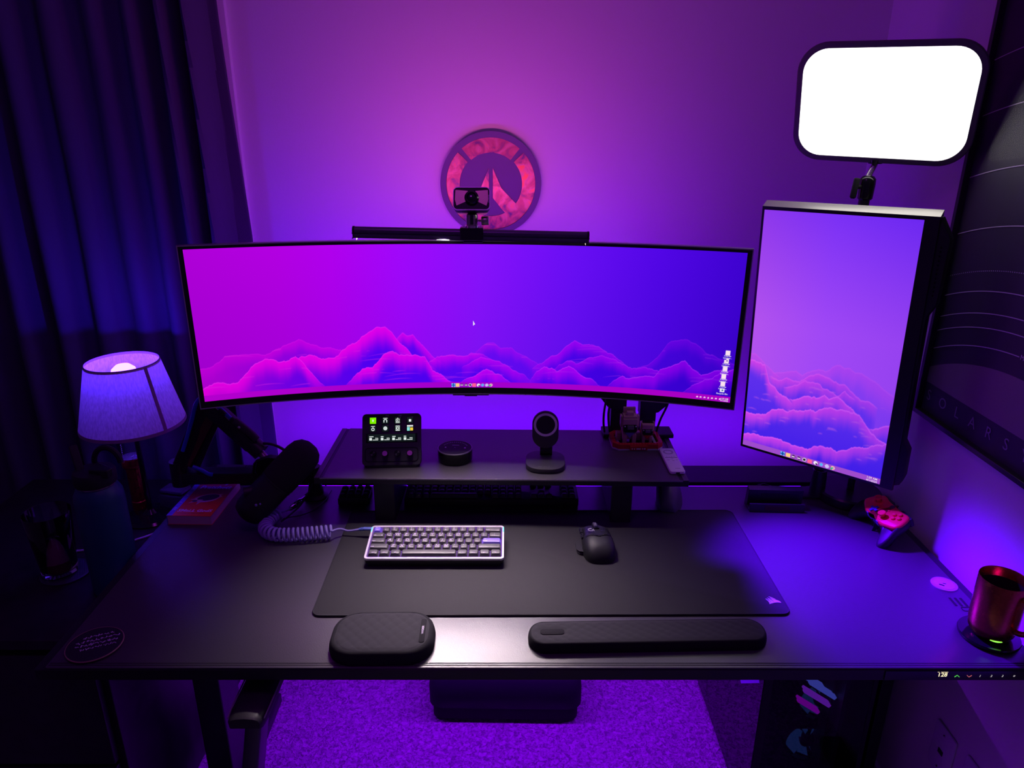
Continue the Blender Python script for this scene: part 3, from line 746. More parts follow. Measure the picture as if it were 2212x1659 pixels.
def fbm(x, seed, octs=5):
    y = np.zeros_like(x); a = 1.0; f = 1.0
    for k in range(octs):
        r = np.random.RandomState(seed * 31 + k); t = r.rand(4096)
        xx = x * f + r.rand() * 100; i = np.floor(xx).astype(int); fr = xx - i; fr = fr * fr * (3 - 2 * fr)
        y += a * (t[i % 4096] * (1 - fr) + t[(i + 1) % 4096] * fr - .5); a *= .5; f *= 2.1
    return y
def mix(a, b, t): return a * (1 - t) + b * t
def gradx(u, ks, cs): return np.stack([np.interp(u, ks, [c[i] for c in cs]) for i in range(3)], -1)
def paint(nx, ny, sky, layers, hi, base, rough, fade, aspect, seed, streaks):
    u = np.linspace(0, 1, nx + 1)[None, :].repeat(ny + 1, 0); v = np.linspace(0, 1, ny + 1)[:, None].repeat(nx + 1, 1)
    img = sky(u, v)
    for li, (kind, pts) in enumerate(layers):
        xs = np.array([p[0] for p in pts]); ysv = np.array([p[1] for p in pts])
        uu = np.linspace(0, 1, nx + 1)
        e = {'far': .35, 'mid': .65, 'big': .8, 'front': 1.0}[kind]
        rid = np.interp(uu, xs, ysv) + fbm(uu * 75 * aspect, seed + li) * rough * (.5 + .6 * e)
        tl = np.clip((uu - xs[0]) / .035, 0, 1) if xs[0] > .005 else np.ones_like(uu)
        tr = np.clip((xs[-1] - uu) / .035, 0, 1) if xs[-1] < .995 else np.ones_like(uu)
        dist = rid[None, :] - v
        inside = np.clip(dist / .004, 0, 1) * np.minimum(tl, tr)[None, :] ** .5
        noise2 = fbm(uu * 40 * aspect, seed + li + 50)[None, :] * .03
        t = np.clip(dist / (fade[kind] + noise2), 0, 1); t = t * t * (3 - 2 * t)
        c = mix(hi(u, v), base(u, v), t[..., None])
        c = mix(img, c, (.42 if kind == 'far' else .8 if kind == 'mid' else 1.0))
        img = mix(img, c, inside[..., None])
        line = np.exp(-((dist - .003) / .0042) ** 2) * inside * e
        img = mix(img, np.minimum(255, hi(u, v) * .65 + np.array([90, 55, 95])), .75 * line[..., None])
    r = np.random.RandomState(seed)
    for k in range(streaks):
        x0 = r.rand(); y0 = .06 + r.rand() * .28; ln = .012 + .03 * r.rand(); sl = (r.rand() - .35) * .5 * (1 if aspect > .7 else .25)
        m = (np.abs(u - x0) < ln); cv = y0 + sl * (u - x0) - 8 * (u - x0) ** 2 * aspect
        w = np.exp(-((v - cv) / .0035) ** 2) * m * np.clip(1 - np.abs(u - x0) / ln, 0, 1) ** .5
        sk = sky(u, v); msk = (np.abs(img - sk).sum(-1) > 25)
        img = mix(img, np.minimum(255, hi(u, v) * .8 + 40), (.5 * w * msk)[..., None])
    return img
MAIN = [('far', [(-0.013, 0.193), (-0.003, 0.217), (0.02, 0.227), (0.045, 0.292), (0.08, 0.3), (0.115, 0.28), (0.14, 0.33), (0.178, 0.374), (0.213, 0.324), (0.25, 0.288), (0.311, 0.211)]), ('far', [(0.497, 0.204), (0.522, 0.296), (0.534, 0.329), (0.546, 0.316), (0.56, 0.289), (0.578, 0.299), (0.592, 0.254), (0.612, 0.219), (0.627, 0.193), (0.649, 0.121)]), ('far', [(0.803, 0.123), (0.825, 0.185), (0.844, 0.208), (0.859, 0.266), (0.876, 0.369), (0.884, 0.389), (0.911, 0.41), (0.926, 0.388), (0.95, 0.322), (0.997, 0.269)]), ('mid', [(0.62, 0.137), (0.632, 0.175), (0.649, 0.214), (0.668, 0.253), (0.687, 0.311), (0.701, 0.354), (0.716, 0.325), (0.73, 0.336), (0.749, 0.313), (0.776, 0.264), (0.814, 0.154)]), ('mid', [(0.338, 0.286), (0.359, 0.351), (0.37, 0.391), (0.38, 0.379), (0.39, 0.388), (0.4, 0.339), (0.427, 0.221), (0.453, 0.15)]), ('big', [(0.136, 0.179), (0.175, 0.246), (0.195, 0.27), (0.216, 0.227), (0.239, 0.233), (0.262, 0.291), (0.288, 0.359), (0.31, 0.423), (0.322, 0.441), (0.338, 0.444), (0.35, 0.4), (0.364, 0.337), (0.384, 0.253), (0.439, 0.111)]), ('mid', [(0.659, 0.132), (0.673, 0.181), (0.69, 0.206), (0.705, 0.186), (0.736, 0.242), (0.755, 0.255), (0.777, 0.237), (0.814, 0.181), (0.837, 0.192), (0.885, 0.148), (0.933, 0.119)]), ('mid', [(0.409, 0.172), (0.435, 0.215), (0.464, 0.229), (0.487, 0.219), (0.503, 0.239), (0.521, 0.249), (0.544, 0.201)]), ('mid', [(0.482, 0.148), (0.521, 0.214), (0.543, 0.205), (0.561, 0.178), (0.585, 0.124), (0.605, 0.098), (0.62, 0.043)]), ('front', [(-0.006, 0.077), (-0.001, 0.084), (0.027, 0.11), (0.048, 0.103), (0.062, 0.107), (0.076, 0.15), (0.089, 0.203), (0.114, 0.252), (0.129, 0.248), (0.138, 0.227), (0.152, 0.233), (0.169, 0.252), (0.179, 0.216), (0.194, 0.135), (0.208, 0.073), (0.219, 0.021)]), ('front', [(0.615, 0.033), (0.63, 0.119), (0.644, 0.149), (0.659, 0.155), (0.669, 0.133), (0.691, 0.174), (0.708, 0.14), (0.726, 0.087), (0.743, 0.063), (0.758, 0.029)]), ('front', [(0.257, 0.023), (0.274, 0.099), (0.292, 0.145), (0.31, 0.152), (0.324, 0.2), (0.337, 0.252), (0.35, 0.27), (0.363, 0.23), (0.376, 0.243), (0.394, 0.247), (0.412, 0.221), (0.426, 0.122), (0.452, 0.061), (0.465, 0.04), (0.486, -0.001)]), ('front', [(0.766, 0.021), (0.779, 0.08), (0.796, 0.108), (0.815, 0.104), (0.839, 0.124), (0.857, 0.13), (0.866, 0.178), (0.884, 0.202), (0.895, 0.223), (0.911, 0.255), (0.926, 0.198), (0.943, 0.168), (0.965, 0.203), (1.0, 0.226)]), ('front', [(0.476, 0.016), (0.496, 0.064), (0.521, 0.111), (0.531, 0.126), (0.546, 0.112), (0.561, 0.075), (0.576, 0.029), (0.586, 0.02)]), ('front', [(0.909, 0.027), (0.933, 0.101), (0.955, 0.136), (0.976, 0.198), (1.002, 0.235)])]
MAIN = [(k, [(x, y * .989 + .011) for x, y in p]) for k, p in MAIN]
PORT = [('far', [(-0.045, 0.42), (0.003, 0.421), (0.029, 0.422), (0.069, 0.404), (0.132, 0.375), (0.186, 0.357), (0.246, 0.34)]), ('far', [(0.172, 0.355), (0.227, 0.362), (0.281, 0.374), (0.341, 0.382), (0.391, 0.37), (0.434, 0.39), (0.471, 0.402), (0.502, 0.409), (0.549, 0.404), (0.605, 0.44), (0.638, 0.447), (0.669, 0.434), (0.705, 0.437), (0.74, 0.422), (0.781, 0.427), (0.825, 0.418), (0.877, 0.402), (0.93, 0.379), (1.003, 0.363)]), ('mid', [(0.154, 0.336), (0.212, 0.331), (0.286, 0.347), (0.328, 0.346), (0.377, 0.34), (0.45, 0.378), (0.493, 0.393), (0.538, 0.393), (0.587, 0.376), (0.653, 0.369), (0.684, 0.369), (0.732, 0.348), (0.794, 0.322), (0.88, 0.319), (0.913, 0.305)]), ('mid', [(0.267, 0.301), (0.365, 0.331), (0.397, 0.343), (0.461, 0.356), (0.507, 0.355), (0.544, 0.339), (0.598, 0.33), (0.657, 0.322), (0.69, 0.343), (0.725, 0.328), (0.764, 0.318)]), ('front', [(-0.015, 0.38), (0.034, 0.392), (0.066, 0.381), (0.11, 0.376), (0.137, 0.346), (0.158, 0.312), (0.212, 0.29), (0.274, 0.265), (0.341, 0.246), (0.366, 0.225)]), ('front', [(0.317, 0.263), (0.345, 0.259), (0.385, 0.268), (0.41, 0.28), (0.449, 0.288), (0.487, 0.297), (0.507, 0.294), (0.558, 0.305), (0.591, 0.299), (0.64, 0.31), (0.694, 0.3), (0.746, 0.288), (0.796, 0.26), (0.875, 0.214), (0.924, 0.187), (0.994, 0.171)]), ('front', [(0.875, 0.214), (0.932, 0.227), (1.007, 0.258)]), ('front', [(-0.015, 0.153), (0.075, 0.16), (0.141, 0.168), (0.195, 0.193), (0.272, 0.202), (0.354, 0.217), (0.434, 0.228), (0.519, 0.239), (0.587, 0.259), (0.676, 0.266), (0.715, 0.262), (0.764, 0.265), (0.804, 0.254), (0.839, 0.236), (0.896, 0.202), (0.93, 0.188), (1.003, 0.18)]), ('front', [(-0.014, 0.054), (0.092, 0.063), (0.159, 0.065), (0.216, 0.076), (0.275, 0.075), (0.342, 0.061), (0.455, 0.059), (0.495, 0.067), (0.539, 0.085), (0.597, 0.095), (0.649, 0.1), (0.696, 0.094), (0.774, 0.117), (0.893, 0.142), (0.948, 0.165), (1.0, 0.17)])]
def sky_m(u, v):
    c = gradx(u, [0, .15, .25, .38, .52, .7, .85, 1], [(174, 0, 215), (178, 0, 225), (176, 0, 238), (160, 8, 252), (136, 18, 252), (104, 14, 244), (82, 6, 230), (62, 2, 208)])
    return c * (1 - .10 * (1 - v)[..., None] * np.array([1, 1, .5]))
hi_m = lambda u, v: gradx(u, [0, .3, .5, .7, 1], [(222, 0, 222), (226, 0, 232), (190, 0, 240), (160, 0, 240), (120, 0, 225)])
base_m = lambda u, v: gradx(u, [0, .15, .3, .6, 1], [(190, 0, 205), (110, 0, 225), (80, 0, 240), (70, 0, 238), (52, 0, 200)])
NX, NY = 1100, 310
img = paint(NX, NY, sky_m, MAIN, hi_m, base_m, .018, dict(far=.10, mid=.12, big=.20, front=.16), 1.0, 11, 60)
u = np.linspace(0, 1, NX + 1)[None, :].repeat(NY + 1, 0); v = np.linspace(0, 1, NY + 1)[:, None].repeat(NX + 1, 1)
tb = v < .040
img[tb] = gradx(u, [0, .5, 1], [(178, 0, 205), (160, 0, 205), (170, 0, 195)])[tb]
SAST = NX * MH * (SV1 - SV0) / (MW * (SU1 - SU0)) / NY
def blob(img, nx, ny, cu, cv, w, h, c, round_=False, asp=1):
    i0, i1 = int((cu - w / 2) * nx), int(round((cu + w / 2) * nx)); j0, j1 = int((cv - h / 2) * ny), int(round((cv + h / 2) * ny))
    for j in range(max(0, j0), min(ny, j1) + 1):
        for i in range(max(0, i0), min(nx, i1) + 1):
            if round_ and ((i / nx - cu) / (w / 2)) ** 2 + ((j / ny - cv) / (h / 2)) ** 2 > 1.05: continue
            img[j, i] = c
ICON = [((95, 190, 250), 0), ((250, 205, 130), 0), ((120, 60, 150), 1), ((120, 60, 150), 1), ((235, 215, 240), 1), ((255, 95, 150), 0), ((245, 235, 250), 2), ((120, 150, 245), 1), ((205, 190, 245), 1), ((250, 190, 170), 1)]
def icons(img, nx, ny, cu0, du, cv, w, h):
    for k, (c, kind) in enumerate(ICON):
        cu = cu0 + k * du
        blob(img, nx, ny, cu, cv, w, h, c, kind > 0)
        if k == 0: blob(img, nx, ny, cu, cv, w * .14, h, (20, 60, 160)); blob(img, nx, ny, cu, cv, w, h * .14, (20, 60, 160))
        if k in (2, 3): blob(img, nx, ny, cu, cv, w * .8, h * .8, (60, 20, 90), True); blob(img, nx, ny, cu, cv, w * .55, h * .18, (230, 200, 240))
        if k == 4: blob(img, nx, ny, cu, cv, w * .7, h * .7, (35, 15, 50), True)
        if k == 6: blob(img, nx, ny, cu + w * .2, cv - h * .2, w * .45, h * .45, (40, 20, 60), True)
        if k == 9: blob(img, nx, ny, cu, cv, w * .4, h * .4, (90, 130, 240), True); blob(img, nx, ny, cu - w * .3, cv - h * .2, w * .3, h * .4, (70, 190, 110))
        if k == 7: blob(img, nx, ny, cu, cv, w * .4, h * .4, (40, 210, 240), True)
icons(img, NX, NY, .4662, .0082, .0185, .0062, .021)
for k, x in enumerate((.9395, .946, .953, .960, .967, .974, .981)): blob(img, NX, NY, x, .018, .0036, .010, (250, 205, 250), True)
for cv, cu, t in ((.345, .9865, 0), (.290, .9855, 1), (.235, .9845, 0), (.181, .984, 0), (.129, .984, 0)):
    blob(img, NX, NY, cu, cv, .0066, .028, (250, 225, 240)); 
    if t: blob(img, NX, NY, cu + .001, cv, .003, .008, (60, 50, 160), True); blob(img, NX, NY, cu - .0025, cv + .012, .003, .008, (90, 20, 220))
blob(img, NX, NY, .984, .083, .0062, .024, (240, 235, 250)); blob(img, NX, NY, .984, .083, .0032, .012, (60, 110, 150), True)
def spos(a, b_): return S(SU0 + a * (SU1 - SU0), SV0 + b_ * (SV1 - SV0), -.0004)
scr = part_screen('screen', mon, NX, NY, lin(np.clip(img, 0, 255)), spos, screen_mat('wide_screen_picture', 1.0))
EWT = emat('screen_text', (.85, .75, .9), 1.0)
def stext(b, t, a, v_, size, bold=.01):
    vs, fs = text_geo(t, 0, bold); out = []
    for x, y, _ in vs:
        p = S(SU0 + a * (SU1 - SU0) + x * size / MW, SV0 + v_ * (SV1 - SV0) + y * size / MH, -.0010); out.append(p)
    b.add(out, fs)
b = B()
stext(b, 'Recycle Bin', .984, .058, .0052)
for cv, cu in ((.345, .9865), (.290, .9855), (.235, .9845), (.181, .984), (.129, .984)):
    stext(b, 'Charles', cu, cv - .022, .0048); stext(b, 'Lawson...', cu, cv - .036, .0048)
stext(b, '1:29 AM', .9895, .024, .0048); stext(b, '4/1/2025', .9895, .010, .0048)
cu = spos(.506, .466)
b.poly([(cu[0], cu[1] - .0008, cu[2] + .006), (cu[0], cu[1] - .0008, cu[2] - .006), (cu[0] + .0022, cu[1] - .0008, cu[2] - .0035), (cu[0] + .0045, cu[1] - .0008, cu[2] - .0025)][::1])
part('screen_text', b, EWT, scr, True)

# ------------------------------------------------------------------ light bar and webcam on top
lb = thing('monitor_light_bar', 'long dark tube light bar clipped on top of the wide monitor', 'light bar', (-.14, .53, .6735))
p0, p1 = Vector((-.3895, .532, .6785)), Vector((.1095, .532, .6685))
LBM = mat('violet_grey_metal', (.10, .09, .13), .35, .5, noise_scale=200, vary_rough=.05)
part('tube', B().cyl(p0, p1, .0092, .0092, 28), LBM, lb)
dd = (p1 - p0).normalized()
for a, c in ((p0 - dd * .0005, 1), (p1 + dd * .0005, -1)): part('end_cap', B().cyl(a, a + dd * .004 * c, .0102, .0102, 28), BLKG, lb)
part('glare_lip', B().beam(p0 + Vector((0, -.0082, -.0085)), p1 + Vector((0, -.0082, -.0085)), .0016, .0105), LBM, lb)
part('lamp_lens', B().beam(p0 + dd * .006 + Vector((0, .002, -.0090)), p1 - dd * .006 + Vector((0, .002, -.0090)), .006, .0012), emat('warm_lamp_lens', (1, .86, .68), 2.0), lb, label='warm glowing lamp lens under the tube')
b = B().box(-.163, -.114, .519, .545, .660, .6865); b.box(-.160, -.116, .545, .60, .664, .680); b.box(-.158, -.116, .5445, .556, .6515, .664)
part('clamp', b, BLKG, lb, bev=.0015)
part('counterweight', B().box(-.158, -.118, .582, .612, .585, .664), BLK, lb, bev=.004)
part('backlight_lens', B().box(-.30, .05, .5415, .5425, .6735, .6765), emat('warm_back_lens', (1, .8, .65), 1.0), lb)
wc = thing('webcam', 'square black webcam with brassy face on a small ball head above the wide monitor', 'webcam', (-.1375, .530, .6865))
part('ball_head', B().lathe([(.0145, 0), (.0145, .004), (.0125, .0045), (.0125, .024), (.0115, .027), (.006, .028)], (-.1375, .530, .6865), 32), GOLDY, wc)
part('ball_slot', B().box(-.1407, -.1343, .5165, .5195, .694, .7145), BLK, wc)
part('base_ring', B().lathe([(.0150, 0), (.0150, .0045), (.0140, .005)], (-.1375, .530, .6866), 32), mat('bright_metal', (.8, .76, .66), .15, 1, noise_scale=60, vary_rough=.04), wc)
b = B().cyl((-.126, .528, .7005), (-.117, .526, .7005), .0022); part('screw', b, SILV, wc)
part('knob', B().lathe([(.0085, 0), (.0092, .001), (.0092, .014), (.0085, .015)], (-.1172, .526, .7005), 24, 0, frame_to((1, -.05, .04))), GOLDY, wc)
WM = Matrix.Translation((-.1372, .528, .7415)) @ Matrix.Rotation(R(-24), 4, 'X') @ FACE_Y.to_4x4()
def WF(b): return b.xf(Matrix(WM))
def pin(w, h, n=10, k=.06):       # barrel-sided rounded face
    return [(x * (1 + k * (1 - (2 * y / h) ** 2)) if abs(x) > w * .3 else x, y + (k * .35 * h * (1 if y < 0 else -1) * (1 - (2 * x / w) ** 2)) * -1 * (1 if y < 0 else 1)) for x, y in rrect(w, h, .008, 8)]
def wlocal(n, b, m, lb_=None):
    b.xf(WM); return part(n, b, m, wc, label=lb_)
rings = []
for z, k in ((-.030, .86), (-.028, .90), (-.004, 1.0), (.012, 1.0)): rings.append([(x * k, y * k, z) for x, y in rrect(.074, .046, .008, 8)])
wlocal('housing', B().loft(rings), mat('dark_violet_shell', (.02, .016, .024), .55, noise_scale=600, bump=.05))
wlocal('face_rim', B().ring(rrect(.0765, .0485, .0095, 8), rrect(.0735, .0455, .008, 8), .010, .0142), mat('pale_rim', (.66, .6, .7), .3, .4, noise_scale=200, vary_rough=.04), 'pale rim round the face')
wlocal('face_plate', B().prism(rrect(.0735, .0455, .008, 8), .009, .0118), BLKG)
BRASS = mat('brushed_brass', (.8, .72, .42), .42, .6, noise_scale=260, vary_rough=.1, bump=.05)
for s_ in (-1, 1):
    pl = [(s_ * .0335, .0185), (s_ * .008, .0165), (s_ * .012, -.006), (s_ * .031, -.0145), (s_ * .0345, -.002)]
    wlocal('brass_panel', B().prism(pl if s_ < 0 else pl[::-1], .0112, .0126), BRASS)
wlocal('lens_barrel', B().lathe([(.0145, .011), (.0145, .0165), (.012, .019), (.010, .019), (.0085, .0165)], (0, .0015, 0), 36, caps=False), BLKG)
wlocal('lens', B().lathe([(.0088, .0165), (.006, .0178), (.001, .0183)], (0, .0015, 0), 28), mat('lens_glass', (.004, .003, .008), .04, coat=.6, noise_scale=3, vary_rough=.01))
wlocal('side_marks', B().text('ELGATO', .0042, (.0353, 0, .0128), Matrix.Rotation(R(-90), 3, 'Z'), 0, 0, .02), LEGW)

# ------------------------------------------------------------------ wall emblem
em = thing('wall_emblem', 'round dark wooden emblem with copper-red inlay hung on the wall above the monitor', 'wall emblem', (-.1085, YB, .7395))
EF = Matrix.Translation((-.1085, YB, .7395)) @ FACE_Y.to_4x4()
def E_(b): return b.xf(EF)
RO = .1352
EDK = mat('indigo_board', (.17, .125, .22), .8, noise_scale=900, bump=.25)
cop = mat('copper_patina', (.62, .13, .12), .38, .35)
nt = cop.node_tree; tc = nt.nodes.new('ShaderNodeTexCoord'); n1 = nt.nodes.new('ShaderNodeTexNoise'); n1.inputs['Scale'].default_value = 17; n1.inputs['Detail'].default_value = 9; n1.inputs['Distortion'].default_value = 1.6
rp = nt.nodes.new('ShaderNodeValToRGB'); rp.color_ramp.elements[0].position = .36; rp.color_ramp.elements[0].color = (.14, .06, .20, 1); rp.color_ramp.elements[1].position = .68; rp.color_ramp.elements[1].color = (.85, .20, .10, 1)
e2 = rp.color_ramp.elements.new(.48); e2.color = (.50, .13, .17, 1); e3 = rp.color_ramp.elements.new(.585); e3.color = (.62, .22, .28, 1)
nt.links.new(tc.outputs['Object'], n1.inputs['Vector']); nt.links.new(n1.outputs['Fac'], rp.inputs['Fac']); nt.links.new(rp.outputs['Color'], nt.nodes['Principled BSDF'].inputs['Base Color'])
part('board', E_(B().prism(circ(RO, 96), 0, .010)), EDK, em)
part('rim', E_(B().ring(circ(RO, 96), circ(RO * .885, 96), .009, .0165)), EDK, em)
def sector(a0, a1, r0, r1, z0, z1, n=40):
    an = [R(a0 + (a1 - a0) * i / n) for i in range(n + 1)]
    po = [(RO * r1 * math.cos(a), RO * r1 * math.sin(a)) for a in an] + [(RO * r0 * math.cos(a), RO * r0 * math.sin(a)) for a in reversed(an)]
    b = B(); N = n + 1
    vs = [(x, y, z0) for x, y in po] + [(x, y, z1) for x, y in po]
    fs = [(i, i + 1, 2 * N - 2 - i, 2 * N - 1 - i)[::-1] for i in range(n)] + [tuple(2 * N + j for j in (i, i + 1, 2 * N - 2 - i, 2 * N - 1 - i)) for i in range(n)]
    fs += [(i, (i + 1) % (2 * N), (i + 1) % (2 * N) + 2 * N, i + 2 * N) for i in range(2 * N)]
    return b.add(vs, fs)
part('copper_arc', E_(sector(50, 130, .60, .882, .0098, .0118)), cop, em, label='copper arc across the top')
part('copper_ring', E_(sector(137, 403, .62, .882, .0098, .0118, 80)), cop, em, label='copper arc round sides and bottom')
k_ = RO / 783
for s_ in (1, -1):
    pl = [((x - 808) * k_ * s_, -(y - 840) * k_) for x, y in ((840, 600), (968, 895), (1240, 1175), (1150, 1270), (1085, 1330), (975, 1215), (838, 1045))]
    if s_ > 0: pl = pl[::-1]
    part('copper_hand', E_(B().prism(pl, .0098, .0121)), cop, em)
part('inner_disc', E_(sector(0, 359.9, .0, .605, .0098, .0102)), EDK, em)

# ------------------------------------------------------------------ portrait monitor
yw, ti, ro = -.7613, -.0258, .0168
Rr = Matrix(((math.cos(ro), 0, -math.sin(ro)), (0, 1, 0), (math.sin(ro), 0, math.cos(ro))))
Rt = Matrix(((1, 0, 0), (0, math.cos(ti), math.sin(ti)), (0, -math.sin(ti), math.cos(ti))))
Ry = Matrix(((math.cos(yw), -math.sin(yw), 0), (math.sin(yw), math.cos(yw), 0), (0, 0, 1)))
PM = (Ry @ Rt @ Rr).to_4x4()
pm = thing('portrait_monitor', 'upright portrait monitor turned inward at the right corner of the desk', 'monitor', (.6621, .5747, .4125), M=PM)
def PXZ(b): return b.xf(FACE_Y.to_4x4())        # local x, y(up) -> x, z ; z -> -y
pw, ph = .336, .597
b = B().ring([(-.1735, -.3045), (.196, -.3045), (.196, .3065), (-.1735, .3065)], [(-pw / 2, -ph / 2), (pw / 2, -ph / 2), (pw / 2, ph / 2), (-pw / 2, ph / 2)], -.006, .001)
part('bezel', PXZ(b), BLK, pm, True, bev=.0006)
tp_ = [(.3065, .0005), (.318, -.0195), (.318, -.0210), (.3050, -.0210)]
part('top_edge', PXZ(B().loft([[(x0, y, z) for y, z in tp_] for x0 in (-.1735, .196)])), mat('pale_edge', (.62, .6, .52), .35, .3, noise_scale=200, vary_rough=.05), pm, True, label='pale metal top edge')
out = [(-.1735, -.3045), (.176, -.3045), (.206, -.290), (.212, -.27), (.212, -.205), (.200, -.185), (.200, .10), (.214, .128), (.219, .262), (.196, .3035), (-.1735, .3035)]
part('back_shell', PXZ(B().prism(out, -.035, -.006, 0, .002)), BLK, pm, True)
b = B()
for k in range(12): b.box(.2035, .2065, .145 + k * .009, .149 + k * .009, -.0062, -.0056)
part('vents', PXZ(b), BLKG, pm, True)
b = B().box(-.06, .06, -.075, .065, -.075, -.035)
part('mount_plate', PXZ(b), BLK, pm, True)
PX, PY = 336, 590
sky_p = lambda u, v: mix(gradx(u, [0, .5, 1], [(178, 82, 238), (160, 72, 245), (150, 66, 240)]), gradx(u, [0, .5, 1], [(140, 55, 235), (122, 48, 245), (108, 40, 240)]), np.clip((v - .55) / .45, 0, 1)[..., None] ** 1.2)
hi_p = lambda u, v: gradx(u, [0, .5, 1], [(205, 65, 232), (190, 60, 232), (160, 55, 230)])
base_p = lambda u, v: gradx(v, [0, .2, .45], [(62, 28, 232), (85, 42, 235), (105, 52, 238)])
img = paint(PX, PY, sky_p, PORT, hi_p, base_p, .010, dict(far=.10, mid=.075, big=.1, front=.085), .35, 23, 46)
v = np.linspace(0, 1, PY + 1)[:, None].repeat(PX + 1, 1); img[v < .023] = (158, 75, 205)
icons(img, PX, PY, .316, .0407, .0112, .028, .0155)
img_p = img
part_p = part_screen('screen', pm, PX, PY, lin(np.clip(img, 0, 255)), lambda a, c: ((a - .5) * pw, -.0004, (c - .5) * ph), screen_mat('portrait_screen_picture', 1.0))
b = B(); b.text('1:29 AM', .0068, (.150, -.0012, -.2885), FACE_Y, 0, 0, .01); b.text('4/1/2025', .0068, (.150, -.0012, -.2955), FACE_Y, 0, 0, .01)
part('screen_text', b, EWT, part_p, True)
part('stand_pole', B().cyl((.8045, .606, .026), (.8045, .606, .45), .0085, .0085, 20), BLK, pm)
part('stand_pole', B().beam((.8045, .606, .41), (.715, .63, .4125), .022, .03), BLK, pm)
part('stand_base', B().lathe([(.074, 0), (.0765, .003), (.0765, .022), (.073, .026), (.02, .0265)], (.8045, .6105, 0), 64), mat('satin_black_base', (.02, .019, .022), .3, noise_scale=300, vary_rough=.04), pm, label='thick round stand foot')

# ------------------------------------------------------------------ panel light on its pole
yw, ti, ro = -.60, -.36, -.03
Rr = Matrix(((math.cos(ro), 0, -math.sin(ro)), (0, 1, 0), (math.sin(ro), 0, math.cos(ro))))
Rt = Matrix(((1, 0, 0), (0, math.cos(ti), math.sin(ti)), (0, -math.sin(ti), math.cos(ti))))
Ry = Matrix(((math.cos(yw), -math.sin(yw), 0), (math.sin(yw), math.cos(yw), 0), (0, 0, 1)))
KM = (Ry @ Rt @ Rr).to_4x4()
kl = thing('panel_light', 'glowing white rounded panel light on a thin black desk pole', 'panel light', (.726, .622, 0))
KC = Matrix.Translation((.7125, .5815, .9320)) @ KM @ FACE_Y.to_4x4()
PD = mat('dark_panel_plastic', (.11, .108, .11), .5, noise_scale=500, bump=.05)
b = B(); rings = []
for z, w, h, r in ((-.028, .322, .222, .05), (-.024, .338, .238, .055), (-.004, .350, .250, .060), (.0, .350, .250, .060), (.002, .346, .246, .058), (.002, .326, .226, .050), (-.001, .325, .225, .05)):
    rings.append([(x, y, z) for x, y in rrect(w, h, r, 10)])
b.loft(rings); part('housing', b.xf(KC), PD, kl)
part('diffuser', B().prism(rrect(.3255, .2255, .05, 10), -.0015, .0008).xf(KC), emat('white_diffuser', (1, .99, .96), 3.0), kl, label='glowing white diffuser')
bot = KC @ Vector((0, -.123, -.012)); bx_, by_ = .7262, .622
part('mount_foot', B().cyl(bot, bot + Vector((0, 0, -.008)), .017, .014, 24), BLKG, kl)
part('ball_stem', B().cyl(bot + Vector((0, 0, -.008)), (bx_, by_, .785), .0062, .0062, 16), SILV, kl)
part('ball_joint', B().lathe([(.013, 0), (.0155, .003), (.0170, .034), (.0165, .044), (.012, .050), (.006, .052)], (bx_ + .001, by_, .737), 28), BLKG, kl)
b = B().cyl((bx_ - .014, by_ - .004, .765), (bx_ - .022, by_ - .005, .765), .0045); b.obox((bx_ - .0275, by_ - .006, .762), (.013, .008, .044), Matrix.Rotation(R(5), 3, 'Y'), 0, .003)
part('knob', b, BLKM, kl)
b = B().lathe([(.0115, .0), (.0115, .729)], (bx_, by_, .01), 24); part('pole', b, STEEL, kl)
b = B().lathe([(.0140, .680), (.0140, .715)], (bx_, by_, .0), 24); b.lathe([(.0140, .38), (.0140, .42)], (bx_, by_, .0), 24); part('collar', b, BLKM, kl)
part('clamp_cone', B().lathe([(.0205, .004), (.0195, .008), (.0175, .05), (.0165, .072), (.0165, .076), (.0125, .077)], (bx_ + .002, by_ - .001, 0), 36), STEEL, kl)
part('clamp_rim', B().lathe([(.0168, .0745), (.0174, .0752), (.0168, .0762)], (bx_ + .002, by_ - .001, 0), 36, caps=False), SILV, kl)
part('clamp_plate', B().prism(rrect(.070, .058, .008, 5, bx_ - .022, by_ + .012), 0, .005, 0, .001), STEEL, kl)
b = B().xf(I3.to_4x4()); part('clamp_jaw', B().box(bx_ - .03, bx_ + .02, .60, .64, -.06, -.026), STEEL, kl)

# ------------------------------------------------------------------ framed space poster on the right wall
fr = thing('framed_poster', 'framed dark poster of planet orbits above a large sun disc on the right wall', 'poster', (XR, .235, .725))
Y0, Y1, Z0, Z1 = .541, -.071, .268, 1.182
def onwall(pts, x): return [(x, y, z) for y, z in pts]
def wring(y0, y1, z0, z1, w, x0, x1):
    b = B()
    b.box(x0, x1, y1, y0, z0, z0 + w); b.box(x0, x1, y1, y0, z1 - w, z1); b.box(x0, x1, y0 - w, y0, z0 + w, z1 - w); b.box(x0, x1, y1, y1 + w, z0 + w, z1 - w)
    return b
part('frame', wring(Y0, Y1, Z0, Z1, .011, XR - .02, XR - .0005), mat('black_frame', (.02, .018, .024), .3, noise_scale=200, vary_rough=.05), fr, bev=.001)
PR = [mat('poster_dark', (.030, .022, .045), .6, noise_scale=300, var=.08), mat('poster_sun', (.20, .13, .19), .6, noise_scale=300, var=.05), mat('poster_line', (.52, .42, .55), .6, noise_scale=300, var=.03), mat('poster_text', (.22, .17, .26), .6, noise_scale=300, var=.03)]
xp = XR - .006
b = B(); b.poly(onwall([(Y0 - .01, Z0 + .01), (Y1 + .01, Z0 + .01), (Y1 + .01, Z1 - .01), (Y0 - .01, Z1 - .01)], xp))
SC = (.235, -.222); RS = .67
